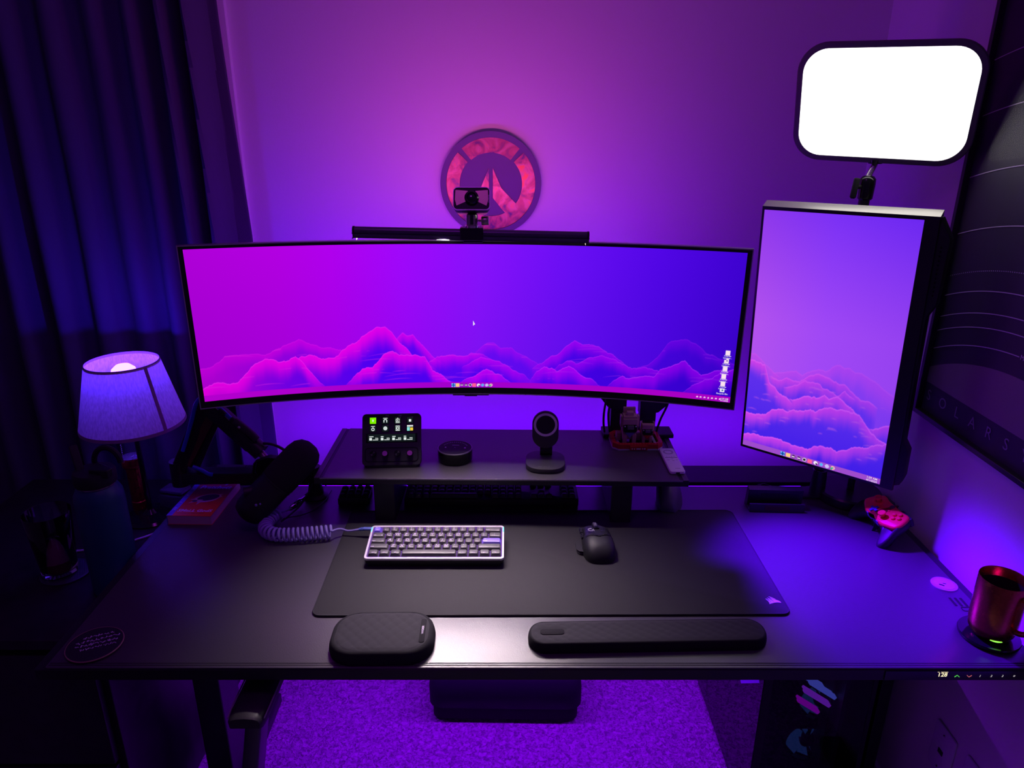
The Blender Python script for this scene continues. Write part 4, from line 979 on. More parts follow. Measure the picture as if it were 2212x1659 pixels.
ys = np.linspace(Y0 - .011, Y1 + .011, 41)
b.poly(onwall([(y, SC[1] + math.sqrt(RS ** 2 - (y - SC[0]) ** 2)) for y in ys] + [(Y1 + .011, .3445), (Y0 - .011, .3445)], xp - .0006), 1)
def orbit(r, y0=Y0 - .011, y1=Y1 + .011, dots=False, w=.0009):
    ys = np.linspace(y0, y1, 61)
    if not dots:
        for i in range(60):
            q = []
            for y, k in ((ys[i], -w), (ys[i + 1], -w), (ys[i + 1], w), (ys[i], w)):
                rr = r + k; q.append((y, SC[1] + math.sqrt(rr * rr - (y - SC[0]) ** 2)))
            b.poly(onwall(q, xp - .0012), 2)
    else:
        n = int((y0 - y1) / .006)
        for i in range(n):
            y = y0 + (y1 - y0) * i / n; z = SC[1] + math.sqrt(r * r - (y - SC[0]) ** 2)
            b.poly(onwall([(y, z - w * 1.3), (y - w * 2.2, z), (y, z + w * 1.3), (y + w * 2.2, z)], xp - .0012), 2)
names = [('MERCURY', .709, .265), ('VENUS', .747, .245), ('EARTH', .776, .20), ('MARS', .82, .20), ('JUPITER', .945, .10), ('SATURN', 1.055, .10), ('URANUS', 1.17, .08), ('NEPTUNE', 1.27, .08)]
WR = rows((0, -1, 0), (0, 0, 1), (-1, 0, 0))
for nm, r, ye in names:
    orbit(r, Y0 - .011, ye); y2 = ye - .012 * len(nm) - .012
    if y2 > Y1 + .02: orbit(r, y2, Y1 + .011)
    for i, ch in enumerate(nm):
        y = ye - .008 - i * .0115; z = SC[1] + math.sqrt(r * r - (y - SC[0]) ** 2)
        b.text(ch, .014, (xp - .0012, y, z), WR, 2)
orbit(.860, dots=True)
for i, ch in enumerate('SOLARSYSTEM'): b.text(ch, .034, (xp - .0012, .510 - i * .0535, .317), WR, 3)
part('print', b, PR, fr)
part('pane', B().box(XR - .0138, XR - .012, Y1 + .009, Y0 - .009, Z0 + .009, Z1 - .009), glass_mat('poster_glass', refl=.05, rough=.02), fr)

# ------------------------------------------------------------------ curtain
CUR = mat('dark_curtain_cloth', (.085, .07, .13), .85, noise_scale=500, bump=.15, spec=.25)
folds = [-2.05, -1.93, -1.80, -1.68, -1.56, -1.44, -1.33, -1.225, -1.12, -1.02, -.93, -.86, -.80]
b = B(); vs = []; nx, nz = 260, 40
for k in range(nz + 1):
    z = 1.6 - (1.6 + DZ - .015) * k / nz
    for i in range(nx + 1):
        t = i / nx; xr = -.776 + .020 * max(0, min(1, (1.16 - z) / .55)); xl = -2.1
        x = xl + (xr - xl) * t
        ph_ = np.interp(x, folds, np.arange(len(folds)))
        amp = .030 + .012 * math.sin(x * 13.1) + .006 * math.sin(x * 7 + z * 1.3)
        drift = .22 * math.sin(z * 1.1 + x * 3)
        w = math.cos(2 * PI * (ph_ + drift * .35)); w = math.copysign(abs(w) ** .8, w)
        vs.append((x, .925 + amp * w + .006 * math.sin(9 * z + 30 * x) * .4, z))
fs = [(k * (nx + 1) + i, k * (nx + 1) + i + 1, (k + 1) * (nx + 1) + i + 1, (k + 1) * (nx + 1) + i) for k in range(nz) for i in range(nx)]
b.add(vs, fs)
cu_ = single('curtain', b, CUR, 'tall dark curtain hanging in soft vertical folds left of the desk', 'curtain', (-1.4, .925, -DZ + .015))
sd = cu_.modifiers.new('thickness', 'SOLIDIFY'); sd.thickness = .003

# ------------------------------------------------------------------ side table and its things
TT = -.09
st = thing('side_cabinet', 'low dark bedside cabinet against the left end of the desk', 'cabinet', (-1.17, .5, -DZ))
TW = mat('dark_table_wood', (.022, .018, .022), .35, noise_scale=30, var=.3)
part('top', B().box(-1.45, -.892, .18, .88, TT - .025, TT), TW, st, bev=.003)
part('body', B().box(-1.44, -.897, .20, .87, -DZ, TT - .025), TW, st, bev=.002)
for z0_, z1_ in ((-.42, -.13), (-.73, -.43)):
    dr = part('drawer', B().box(-1.425, -.912, .182, .20, z0_, z1_), TW, st, bev=.002)
    part('knob', B().lathe([(.006, 0), (.006, .010), (.014, .014), (.012, .022), (.001, .023)], (-1.17, .182, (z0_ + z1_) / 2), 20, 0, frame_to((0, -1, 0))), BLKM, dr)
lamp = thing('table_lamp', 'small table lamp with violet-blue lit cloth shade and pull chain on the side cabinet', 'lamp', (-1.005, .665, TT))
def shade_mat():
    m = bpy.data.materials.new('lamp_shade_cloth'); m.use_nodes = True
    nt = m.node_tree; nt.nodes.clear()
    o = nt.nodes.new('ShaderNodeOutputMaterial'); d = nt.nodes.new('ShaderNodeBsdfDiffuse'); t = nt.nodes.new('ShaderNodeBsdfTranslucent'); mx = nt.nodes.new('ShaderNodeMixShader')
    tc = nt.nodes.new('ShaderNodeTexCoord'); n = nt.nodes.new('ShaderNodeTexNoise'); n.inputs['Scale'].default_value = 260
    mp = nt.nodes.new('ShaderNodeMapping'); mp.inputs['Scale'].default_value = (1, 1, .25)
    r = nt.nodes.new('ShaderNodeValToRGB'); r.color_ramp.elements[0].color = (.62, .60, .62, 1); r.color_ramp.elements[1].color = (.82, .79, .82, 1); r.color_ramp.elements[0].position = .35; r.color_ramp.elements[1].position = .65
    nt.links.new(tc.outputs['Object'], mp.inputs[0]); nt.links.new(mp.outputs[0], n.inputs['Vector']); nt.links.new(n.outputs['Fac'], r.inputs[0])
    nt.links.new(r.outputs[0], d.inputs[0]); nt.links.new(r.outputs[0], t.inputs[0]); mx.inputs[0].default_value = .2
    nt.links.new(d.outputs[0], mx.inputs[1]); nt.links.new(t.outputs[0], mx.inputs[2]); nt.links.new(mx.outputs[0], o.inputs[0])
    return m
lx, ly = -1.005, .665
part('shade', B().lathe([(.1225, .180), (.0840, .342)], (lx, ly, 0), 72, caps=False), shade_mat(), lamp, ang=80)
HEM = mat('shade_hem', (.30, .22, .32), .8, noise_scale=600, bump=.2)
part('hem', B().lathe([(.1232, .178), (.1222, .186), (.1214, .186), (.1222, .178)], (lx, ly, 0), 72, caps=False), HEM, lamp)
part('hem', B().lathe([(.0850, .337), (.0838, .3435), (.0826, .3435), (.0838, .337)], (lx, ly, 0), 72, caps=False), HEM, lamp)
a_ = R(-28); e0 = Vector((math.cos(a_), math.sin(a_), 0))
part('seam', B().beam(Vector((lx, ly, .181)) + e0 * .1228, Vector((lx, ly, .341)) + e0 * .0845, .009, .0012, 0, .0002, tuple(e0)), HEM, lamp)
part('bulb', B().lathe([(.012, .255), (.014, .270), (.026, .292), (.030, .308), (.027, .324), (.016, .334), (.001, .337)], (lx, ly, 0), 32), emat('blue_white_bulb', (.10, .03, 1.0), 26), lamp, label='glowing bulb')
part('socket', B().cyl((lx, ly, .20), (lx, ly, .255), .016, .014, 24), BLKG, lamp)
part('pole', B().cyl((lx, ly, TT + .02), (lx, ly, .20), .0065, .0065, 20), BLKG, lamp)
part('base', B().lathe([(.062, 0), (.064, .004), (.058, .010), (.02, .016), (.010, .026)], (lx, ly, TT), 48), BLKG, lamp)
b = B()
for k in range(26): b.sphere((lx - .026, ly - .03, .215 - k * .0052), .0017, 6)
part('pull_chain', b, SILV, lamp)
part('shade_spider', B().box(lx - .11, lx + .11, ly - .002, ly + .002, .205, .2075), BLKG, lamp)
bt = thing('water_bottle', 'tall teal-blue metal water bottle with black spout lid on the side cabinet', 'bottle', (-.9375, .362, TT))
TEAL = mat('teal_powder_coat', (.008, .085, .12), .42, noise_scale=900, bump=.12)
bx, by = -.9375, .362
part('body', B().lathe([(.045, 0), (.0485, .004), (.0490, .012), (.0490, .225), (.0475, .238), (.042, .250), (.037, .256), (.037, .262)], (bx, by, TT), 56), TEAL, bt)
part('neck_ring', B().lathe([(.0375, .2575), (.0385, .259), (.0385, .2625), (.037, .263)], (bx, by, TT), 48, caps=False), SILV, bt)
part('lid', B().lathe([(.040, .262), (.0415, .265), (.0415, .286), (.039, .291), (.02, .292), (.001, .292)], (bx, by, TT), 48), BLKM, bt)
part('spout', B().loft([[(bx + x, by - .03 + y, TT + z) for x, y, z in pts_] for pts_ in ([(.0, .01, .288), (.045, .0, .284), (.050, .012, .286), (.0, .05, .288)], [(.0, .012, .300), (.046, .0, .303), (.052, .012, .305), (.0, .05, .300)])]), BLK, bt, bev=.002)
part('carry_loop', B().tube([(bx + .012 + .028 * math.cos(a), by + .035, TT + .292 + .034 * math.sin(a)) for a in np.linspace(0, PI, 16)], .006, 8), BLKM, bt)
part('straw_arm', B().beam((bx - .028, by, TT + .288), (bx - .046, by + .02, TT + .338), .016, .007, 0, .002), BLKM, bt)
co = thing('coaster', 'round dark dotted coaster under the drinking glass on the side cabinet', 'coaster', (-1.083, .413, TT))
b = B().lathe([(.052, 0), (.0535, .001), (.0535, .0035), (.052, .0045)], (-1.083, .413, TT), 48)
for i in range(-9, 10):
    for j in range(-9, 10):
        x, y = i * .0052 + (.0026 if j % 2 else 0), j * .0048
        if x * x + y * y < .049 ** 2: b.lathe([(.0012, .0044), (.0010, .0050)], (-1.083 + x, .413 + y, TT), 6)
part('disc', b, mat('dark_blue_rubber', (.03, .03, .05), .55, noise_scale=400, bump=.05), co)
gl = thing('drinking_glass', 'clear tapered drinking glass with a little dark red drink on a coaster', 'glass', (-1.093, .408, TT + .0051))
gx, gy, gz = -1.093, .408, TT + .0051
part('glass', B().lathe([(.001, .0), (.034, .0), (.0362, .002), (.0372, .012), (.0485, .158), (.0478, .1590), (.0468, .158), (.0352, .016), (.033, .012), (.001, .011)], (gx, gy, gz), 56, caps=False), mat('drinking_glass', (.9, .9, 1), .02, trans=1, ior=1.45, noise_scale=3, vary_rough=.01), gl, ang=60)
part('drink', B().lathe([(.001, .0115), (.0325, .0125), (.0348, .017), (.0369, .040), (.001, .040)], (gx, gy, gz), 48, caps=False), mat('dark_red_drink', (.30, .05, .08), .15, trans=.25, noise_scale=4, vary_rough=.02), gl)
fl = thing('flashlight', 'red metal flashlight standing on end beside the lamp pole', 'flashlight', (-1.045, .695, TT))
fx_, fy_ = -1.045, .695
REDM = mat('red_anodised', (.45, .02, .04), .28, .85, noise_scale=80, vary_rough=.05)
b = B(); pr = [(.019, .0), (.0195, .002), (.0195, .035)]
for k in range(22): pr += [(.0178 + (.0012 if k % 2 else 0), .037 + k * .0042)]
pr += [(.0185, .131), (.0245, .136)]
part('body', B().lathe(pr, (fx_, fy_, TT), 36), REDM, fl)
part('head', B().lathe([(.0245, .136), (.0252, .138), (.0252, .141), (.0235, .142), (.0252, .1435), (.0255, .158), (.0245, .161)], (fx_, fy_, TT), 36), REDM, fl)
b = B().lathe([(.0240, .160), (.0240, .1635), (.0225, .164), (.001, .164)], (fx_, fy_, TT), 36)
for k in range(6): b.lathe([(.0022, .1635), (.0015, .1648)], (fx_ + .013 * math.cos(k * PI / 3), fy_ + .013 * math.sin(k * PI / 3), TT), 10)
b.lathe([(.0075, .1635), (.0065, .1655), (.003, .1655)], (fx_, fy_, TT), 18)
part('lens_cap', b, mat('silver_blue_cap', (.55, .52, .6), .3, .8, noise_scale=120, vary_rough=.08), fl, label='round silvery end cap')
bxm = thing('small_box', 'small dark box at the foot of the lamp behind the book', 'box', (-.955, .715, TT))
part('body', B().obox((-.955, .715, TT + .024), (.075, .05, .048), Matrix.Rotation(R(-14), 3, 'Z'), 0, .006), mat('dark_slate_case', (.05, .045, .07), .35, noise_scale=200, vary_rough=.05), bxm)
part('lid', B().obox((-.955, .715, TT + .0545), (.068, .044, .013), Matrix.Rotation(R(-14), 3, 'Z'), 0, .005), mat('slate_lid', (.07, .06, .10), .3, noise_scale=200, vary_rough=.05), bxm)
single('white_cable', B().tube(catmull([(-1.17, .50, TT + .003), (-1.10, .50, TT + .003), (-1.02, .53, TT + .003), (-.975, .56, TT + .003), (-.935, .60, TT + .003), (-.908, .605, TT + .003), (-.901, .59, TT + .02), (-.897, .56, TT + .03)], 10), .0028, 8), mat('white_cable_skin', (.6, .55, .65), .5, noise_scale=300, var=.03),
       'white cable lying across the side cabinet behind bottle and glass', 'cable', (-1.0, .54, TT))
b = B(); rr = random.Random(5)
cl = [(-.938 + rr.uniform(-.016, .016), .535 + rr.uniform(-.028, .028), TT + rr.uniform(.001, .016)) for _ in range(26)]
for k in range(0, 24, 1):
    p, q_, r_ = cl[k], cl[k + 1], cl[k + 2]; b.add([p, q_, r_], [(0, 1, 2)])
single('crumpled_foil', b, mat('foil', (.6, .58, .62), .2, 1, noise_scale=90, vary_rough=.1), 'crumpled shiny wrapper between the water bottle and the desk edge', 'wrapper', (-.938, .535, TT), ang=5)

# ------------------------------------------------------------------ book
bk = thing('book', 'thick paperback with orange and purple cover lying at the left desk edge', 'book', (-.8085, .566, 0), R(-1.6))
PAPER = mat('page_edges', (.70, .62, .52), .8)
nt = PAPER.node_tree; tc = nt.nodes.new('ShaderNodeTexCoord'); wv = nt.nodes.new('ShaderNodeTexWave'); wv.bands_direction = 'Z'; wv.inputs['Scale'].default_value = 380; wv.inputs['Distortion'].default_value = 1.5
rp = nt.nodes.new('ShaderNodeValToRGB'); rp.color_ramp.elements[0].color = (.55, .48, .40, 1); rp.color_ramp.elements[1].color = (.74, .67, .56, 1)
nt.links.new(tc.outputs['Object'], wv.inputs['Vector']); nt.links.new(wv.outputs['Fac'], rp.inputs['Fac']); nt.links.new(rp.outputs['Color'], nt.nodes['Principled BSDF'].inputs['Base Color'])
part('pages', B().box(-.0515, .0515, -.0895, .0895, .0008, .0228), PAPER, bk, True)
COVM = mat('cover_print', (.7, .2, .05), .35, coat=.2)
nt = COVM.node_tree; tc = nt.nodes.new('ShaderNodeTexCoord'); sp_ = nt.nodes.new('ShaderNodeSeparateXYZ'); mr = nt.nodes.new('ShaderNodeMapRange'); mr.inputs['From Min'].default_value = -.09; mr.inputs['From Max'].default_value = .09
rp = nt.nodes.new('ShaderNodeValToRGB')
rp.color_ramp.elements[0].color = (.85, .16, .02, 1); rp.color_ramp.elements[1].color = (.42, .02, .06, 1)
e_ = rp.color_ramp.elements.new(.33); e_.color = (.62, .06, .03, 1); e_ = rp.color_ramp.elements.new(.62); e_.color = (.22, .015, .09, 1); e_ = rp.color_ramp.elements.new(.80); e_.color = (.33, .02, .09, 1)
nt.links.new(tc.outputs['Object'], sp_.inputs[0]); nt.links.new(sp_.outputs[1], mr.inputs[0]); nt.links.new(mr.outputs[0], rp.inputs[0]); nt.links.new(rp.outputs[0], nt.nodes['Principled BSDF'].inputs['Base Color'])
SPN = mat('spine_print', (.12, .10, .55), .4, noise_scale=60, var=.2)
b = B().box(-.0525, .0525, -.090, .090, .0228, .0236); b.box(-.0525, .0525, -.090, .090, 0, .0008)
fc = part('cover', b, COVM, bk, True)
b = B().box(-.0532, -.0522, -.090, .090, 0, .0236); b.box(-.0525, -.040, -.0899, .0899, .0235, .0238)
part('spine', b, SPN, bk, True, label='violet-blue spine with small white marks')
TXV = mat('cover_violet_text', (.38, .30, .78), .4, noise_scale=200, var=.03); TXW = mat('cover_white_text', (.8, .76, .78), .4, noise_scale=200, var=.03); TXR = mat('cover_red_text', (.42, .03, .02), .4, noise_scale=200, var=.03)
z = .02385
b = B().text('Terry', .026, (.007, .077, z), None, 0, .2, .03); b.text('Pratchett', .0205, (.006, .051, z), None, 0, .2, .035)
part('author_name', b, TXV, fc, True)
b = B().text('SMaLL GodS', .0158, (.004, -.066, z), None, 0, .12, .03); part('title', b, TXW, fc, True)
b = B().text('A NOVEL OF DISCWORLD', .0052, (.000, -.079, z), None, 0, 0, .02); part('subtitle', b, TXR, fc, True)
ART = [mat('art_dark_shell', (.045, .03, .09), .4, noise_scale=240, var=.5), mat('art_pale', (.52, .36, .42), .4, noise_scale=200, var=.1)]
b = B(); rr = random.Random(8)
b.poly([(.009 + .030 * math.cos(a) * (1 + .05 * math.sin(5 * a)), -.004 + .021 * math.sin(a) + .006 * math.cos(a), z) for a in np.linspace(0, 2 * PI, 40)[:-1]], 1)
b.poly([(.010 + .0245 * math.cos(a), -.002 + .016 * math.sin(a) + .006 * math.cos(a), z + .0001) for a in np.linspace(0, 2 * PI, 36)[:-1]], 0)
for cx, cy, ang_, ln in ((-.022, -.026, 215, .014), (.034, .014, 30, .014), (-.004, -.03, 260, .014), (.036, .003, 0, .014), (-.024, -.012, 190, .012)):
    a = R(ang_); d = Vector((math.cos(a), math.sin(a), 0)); n_ = Vector((-d.y, d.x, 0)); c0 = Vector((cx, cy, z + .00005))
    b.poly([tuple(c0 - d * ln * .5 + n_ * .004), tuple(c0 - d * ln * .5 - n_ * .004), tuple(c0 + d * ln * .6)], 1)
b.poly([(-.016 + .0065 * math.cos(a), -.020 + .005 * math.sin(a), z + .0002) for a in np.linspace(0, 2 * PI, 20)[:-1]], 0)
b.poly([(-.005 + .008 * math.cos(a), -.016 + .003 * math.sin(a), z + .0002) for a in np.linspace(0, 2 * PI, 20)[:-1]], 1)
part('cover_picture', b, ART, fc, True)
b = B()
for y in (-.062, -.055, -.028, .008, .04): b.box(-.049, -.044, y, y + .002, .0238, .0239)
part('spine_marks', b, TXW, bk, True)

# ------------------------------------------------------------------ boom arm and microphone
ARM = mat('arm_black', (.014, .013, .016), .4, noise_scale=400, bump=.04)
bo = thing('boom_arm', 'folding black microphone boom arm with blue cable at the left of the desk', 'boom arm', (-.548, .614, 0))
part('clamp_base', B().lathe([(.030, 0), (.030, .004), (.020, .010), (.0165, .030), (.0155, .085)], (-.548, .614, 0), 32), ARM, bo)
part('lower_bar', B().beam((-.545, .614, .062), (-.885, .604, .062), .040, .030, 0, .003), ARM, bo)
part('elbow_post', B().cyl((-.878, .604, .040), (-.878, .604, .105), .022, .022, 28), ARM, bo)
b = B().beam((-.876, .596, .085), (-.786, .60, .258), .022, .034, 0, .003); b.beam((-.845, .606, .085), (-.755, .606, .250), .010, .030, 0, .002)
part('rear_arm', b, [ARM], bo)
part('rear_arm_lining', B().beam((-.853, .592, .10), (-.768, .594, .240), .010, .020, 0, .001), mat('dark_red_lining', (.10, .018, .02), .5, noise_scale=300, bump=.04), bo, label='dark red inner face')
part('elbow', B().cyl((-.772, .575, .258), (-.772, .625, .258), .024, .024, 28), ARM, bo)
part('front_arm', B().beam((-.772, .585, .258), (-.668, .558, .168), .034, .036, 0, .004), ARM, bo)
part('arm_tip', B().cyl((-.700, .567, .196), (-.650, .553, .152), .0215, .0215, 28), ARM, bo)
part('swivel', B().cyl((-.652, .552, .152), (-.628, .540, .128), .009, .009, 18), MGREY, bo)
part('knob', B().cyl((-.764, .60, .262), (-.748, .60, .290), .011, .013, 20), BLKM, bo)
CB = mat('blue_cable_skin', (.03, .07, .65), .35, noise_scale=300, var=.05)
part('blue_cable', B().tube(catmull([(-.848, .575, .145), (-.815, .572, .222), (-.797, .570, .268), (-.780, .570, .285), (-.760, .568, .278), (-.735, .562, .258), (-.708, .552, .236), (-.690, .548, .224)], 8), .0048, 10), CB, bo, label='bright blue cable')
part('blue_cable', B().tube(catmull([(-.835, .585, .098), (-.815, .585, .088), (-.80, .585, .078), (-.79, .585, .076)], 6), .0048, 10), CB, bo, label='bright blue cable')
for t in (.30, .55):
    p = Vector((-.772, .566, .281)).lerp(Vector((-.690, .548, .224)), t * 1.35); part('cable_strap', B().cyl(p, p + Vector((.014, -.004, -.0105)), .0066, .0066, 14), BLKM, bo)
part('cable_sleeve', B().tube(catmull([(-.703, .552, .234), (-.685, .548, .220), (-.667, .547, .203), (-.655, .547, .188)], 6), [.0095] * 19, 12), mat('sleeve_cloth', (.05, .025, .05), .5, noise_scale=500, bump=.3), bo)
part('tie', B().sphere((-.690, .541, .222), .004, 10), SILV, bo)

mc = thing('microphone', 'large black cylindrical studio microphone with yoke hanging over the left of the desk', 'microphone', (-.598, .498, .045))
P1, P2 = Vector((-.545, .530, .155)), Vector((-.652, .470, .052)); ax = (P1 - P2).normalized(); MMt = frame_to(ax)
Lm = (P1 - P2).length
MIC = mat('mic_black', (.010, .010, .011), .5, noise_scale=500, bump=.05); FOAM = mat('mic_foam', (.018, .015, .017), .95, noise_scale=1400, bump=.8)
b = B().lathe([(.001, Lm + .034), (.014, Lm + .033), (.028, Lm + .026), (.038, Lm + .012), (.0415, Lm - .006), (.0415, Lm * .5), (.0395, Lm * .47)], P2, 48, 0, MMt)
part('foam_windscreen', b, FOAM, mc, ang=60)
b = B().lathe([(.0385, Lm * .5), (.0395, Lm * .45), (.0395, .01), (.0385, -.012), (.032, -.026), (.018, -.033), (.001, -.034)], P2, 48, 0, MMt)
part('body', b, MIC, mc, ang=60)
part('ring', B().lathe([(.0398, Lm * .44), (.0408, Lm * .445), (.0408, Lm * .465), (.0398, Lm * .47)], P2, 48, 0, MMt, False), MIC, mc)
yk = [(-.588, .525, .150), (-.609, .523, .1525), (-.625, .52, .156), (-.656, .518, .144), (-.664, .515, .112), (-.649, .51, .089), (-.630, .505, .078)]
b = B(); rings = []
for i, p in enumerate(yk):
    p = Vector(p); rings.append([tuple(p + Vector((0, d_, 0)) + Vector((1, 0, .6)).normalized() * e_) for d_, e_ in ((-.009, 0), (.009, 0), (.009, .0035), (-.009, .0035))])
part('yoke', B().loft(rings), mat('yoke_steel', (.04, .038, .042), .3, .6, noise_scale=300, vary_rough=.05), mc)
part('yoke_plate', B().loft([[(-.590, .535, .148), (-.625, .533, .153), (-.655, .53, .142), (-.662, .53, .112), (-.645, .53, .088), (-.60, .53, .10)], [(-.590, .538, .148), (-.625, .536, .153), (-.655, .533, .142), (-.662, .533, .112), (-.645, .533, .088), (-.60, .533, .10)]]), MIC, mc)
part('side_knob', B().cyl((-.650, .470, .092), (-.668, .462, .092), .013, .013, 20), MIC, mc)
part('mic_cable', wire([(-.642, .548, .178), (-.620, .55, .174), (-.597, .548, .163), (-.58, .54, .150)], .0034), BLK, mc)
b = B().sphere((-.632, .432, .077), .0035, 8); b.sphere((-.623, .4335, .079), .0025, 8)
part('badge', b, mat('blue_grey_badge', (.20, .20, .42), .4, noise_scale=300, var=.05), mc)
part('lower_cable', wire([(-.585, .475, .018), (-.592, .468, .0135), (-.585, .49, .012), (-.565, .53, .02), (-.552, .57, .035), (-.548, .60, .05)], .0022), BLK, mc)

# ------------------------------------------------------------------ right half of the desk: stand, controller, grommet, mug
dk = thing('tablet_stand', 'small black angle stand with raised front lip on the right rear of the desk', 'stand', (.598, .552, 0), R(-2.5))
DKM = mat('dark_violet_stand', (.035, .032, .042), .3, .3, noise_scale=200, vary_rough=.05)
b = B().loft([[(-.0665, -.017, 0), (-.0665, -.014, .021), (-.0665, -.009, .021), (-.0665, -.009, .005), (-.0665, .010, .005), (-.0665, .004, .050), (-.0665, .022, .053), (-.0665, .032, .0)],
              [(.0665, -.017, 0), (.0665, -.014, .021), (.0665, -.009, .021), (.0665, -.009, .005), (.0665, .010, .005), (.0665, .004, .050), (.0665, .022, .053), (.0665, .032, .0)]])
part('body', b, DKM, dk, True, bev=.001, ang=20)
part('pad', B().loft([[(-.036, .0085, .014), (.034, .0085, .014), (.034, .0050, .040), (-.036, .0050, .040)], [(-.036, .0092, .014), (.034, .0092, .014), (.034, .0056, .040), (-.036, .0056, .040)]][::-1]), BLKM, dk, True)
part('lip_pad', B().loft([[(-.030, -.0172, .005), (.030, -.0172, .005), (.030, -.0152, .017), (-.030, -.0152, .017)], [(-.030, -.0162, .005), (.030, -.0162, .005), (.030, -.0142, .017), (-.030, -.0142, .017)]]), mat('dark_red_pad', (.05, .012, .014), .6, noise_scale=600, bump=.1), dk, True)
pc_ = thing('cable_plug', 'red plug on black cables lying behind the small stand', 'plug', (.60, .615, 0))
part('plug', B().beam((.604, .600, .007), (.590, .645, .007), .014, .012, 0, .003), mat('red_plug_skin', (.55, .04, .05), .4, noise_scale=300, var=.05), pc_)
part('cable', wire([(.602, .603, .006), (.612, .590, .005), (.63, .60, .005), (.625, .645, .005), (.60, .675, .002), (.59, .69, -.03)], .003), BLK, pc_)
part('cable', wire([(.56, .60, .004), (.575, .63, .012), (.60, .655, .014), (.62, .66, .006), (.64, .685, -.01)], .003), BLK, pc_)

gc = thing('game_controller', 'pink-red game controller with dark grips tilted against the right wall side of the desk', 'game controller', (.80, .452, 0),
           M=rows(Vector((.06, -1, 0)).normalized(), Vector((math.cos(R(24)), .05, math.sin(R(24)))).normalized(), Vector((.06, -1, 0)).normalized().cross(Vector((math.cos(R(24)), .05, math.sin(R(24)))).normalized())).to_4x4())
PINK = mat('pink_red_shell', (.95, .012, .05), .38, noise_scale=500, bump=.03); GRIP = mat('grip_rubber', (.018, .018, .022), .5, noise_scale=900, bump=.2)
mir = lambda pts: pts + [(-x, y) for x, y in reversed(pts)]
def smoothpoly(pts, n=5):
    P = [Vector((x, y, 0)) for x, y in pts]; N = len(P); out = []
    for i in range(N):
        a, b_, c, d = P[i - 1], P[i], P[(i + 1) % N], P[(i + 2) % N]
        for k in range(n):
            t = k / n; q = .5 * ((2 * b_) + (c - a) * t + (2 * a - 5 * b_ + 4 * c - d) * t * t + (3 * b_ - a - 3 * c + d) * t ** 3); out.append((q.x, q.y))
    return out
OFY, OFZ = 26, 42
fullp = smoothpoly(mir([(0, 34), (26, 34), (48, 37), (60, 28), (69, 6), (77, -26), (75, -48), (67, -58), (56, -54), (44, -36), (30, -25), (0, -25)][::1][::-1])[::-1], 4)
fullp = [(x / 1000, (y + OFY) / 1000) for x, y in fullp]
area = sum(fullp[i - 1][0] * fullp[i][1] - fullp[i][0] * fullp[i - 1][1] for i in range(len(fullp)))
if area < 0: fullp = fullp[::-1]
def bend(x, y, z): return (x, y, z + OFZ / 1000 - max(0, .012 - y) * .55)
b = B(); rings = []
for z, i in ((-.030, .020), (-.028, .012), (-.022, .004), (-.012, 0), (-.004, .0015), (-.0005, .006)): rings.append([bend(x, y, z) for x, y in inset(fullp, i)])
part('grip_shell', b.loft(rings), GRIP, gc, True, ang=60)
facep = smoothpoly(mir([(0, 33), (26, 33), (47, 36), (58, 26), (66, 6), (64, -8), (48, -17), (30, -24), (0, -25)][::-1])[::-1], 4)
facep = [(x / 1000, (y + OFY) / 1000) for x, y in facep]
area = sum(facep[i - 1][0] * facep[i][1] - facep[i][0] * facep[i - 1][1] for i in range(len(facep)))
if area < 0: facep = facep[::-1]
def up(x, y, z): return (x, y, z + OFZ / 1000)
rings = []
for z, i in ((-.010, .0005), (-.003, -.0006), (.001, .001), (.0025, .005)): rings.append([up(x, y, z) for x, y in inset(facep, i)])
part('faceplate', B().loft(rings), PINK, gc, True, ang=60)
part('port_strip', B().box(-.024, .024, .0005, .0035, .030, .0425), mat('violet_strip', (.16, .12, .40), .35, noise_scale=300, var=.04), gc, True)
zf = .0445
def ctl(n, x, y, b, m, lb_=None): b.mv((x, y + OFY / 1000, zf)); part(n, b, m, gc, True, label=lb_)
for x, y in ((-.037, .014), (.018, -.008)):
    b = B().lathe([(.0125, 0), (.012, .001), (.007, .0012)], n=28, caps=False); b.lathe([(.0045, 0), (.0045, .008), (.0085, .0095), (.0088, .0125), (.0075, .0135), (.001, .0130)], n=28)
    ctl('thumbstick', x, y, b, PINK)
b = B().box(-.0105, .0105, -.0032, .0032, 0, .003); b.box(-.0032, .0032, -.0105, .0105, 0, .003)
ctl('direction_pad', -.018, -.009, b, mat('violet_dpad', (.08, .06, .30), .3, noise_scale=300, var=.04), 'dark violet direction pad')
for x, y in ((.037, .005), (.037, .023), (.028, .014), (.046, .014)): ctl('face_button', x, y, B().lathe([(.0046, 0), (.0046, .003), (.0035, .0042), (.001, .0045)], n=20), PINK)
for x in (-.008, .008): ctl('menu_button', x, .012, B().lathe([(.0025, 0), (.0022, .0014)], n=14), PINK)
ctl('home_button', 0, .025, B().lathe([(.006, 0), (.0055, .0012), (.001, .0014)], n=20), mat('home_dark', (.10, .015, .06), .3, noise_scale=200, var=.04))
for s_ in (-1, 1): part('bumper', B().prism(rrect(.040, .012, .004, 4, s_ * .036, .0605), .018, .040, 0, .003), GRIP, gc, True)

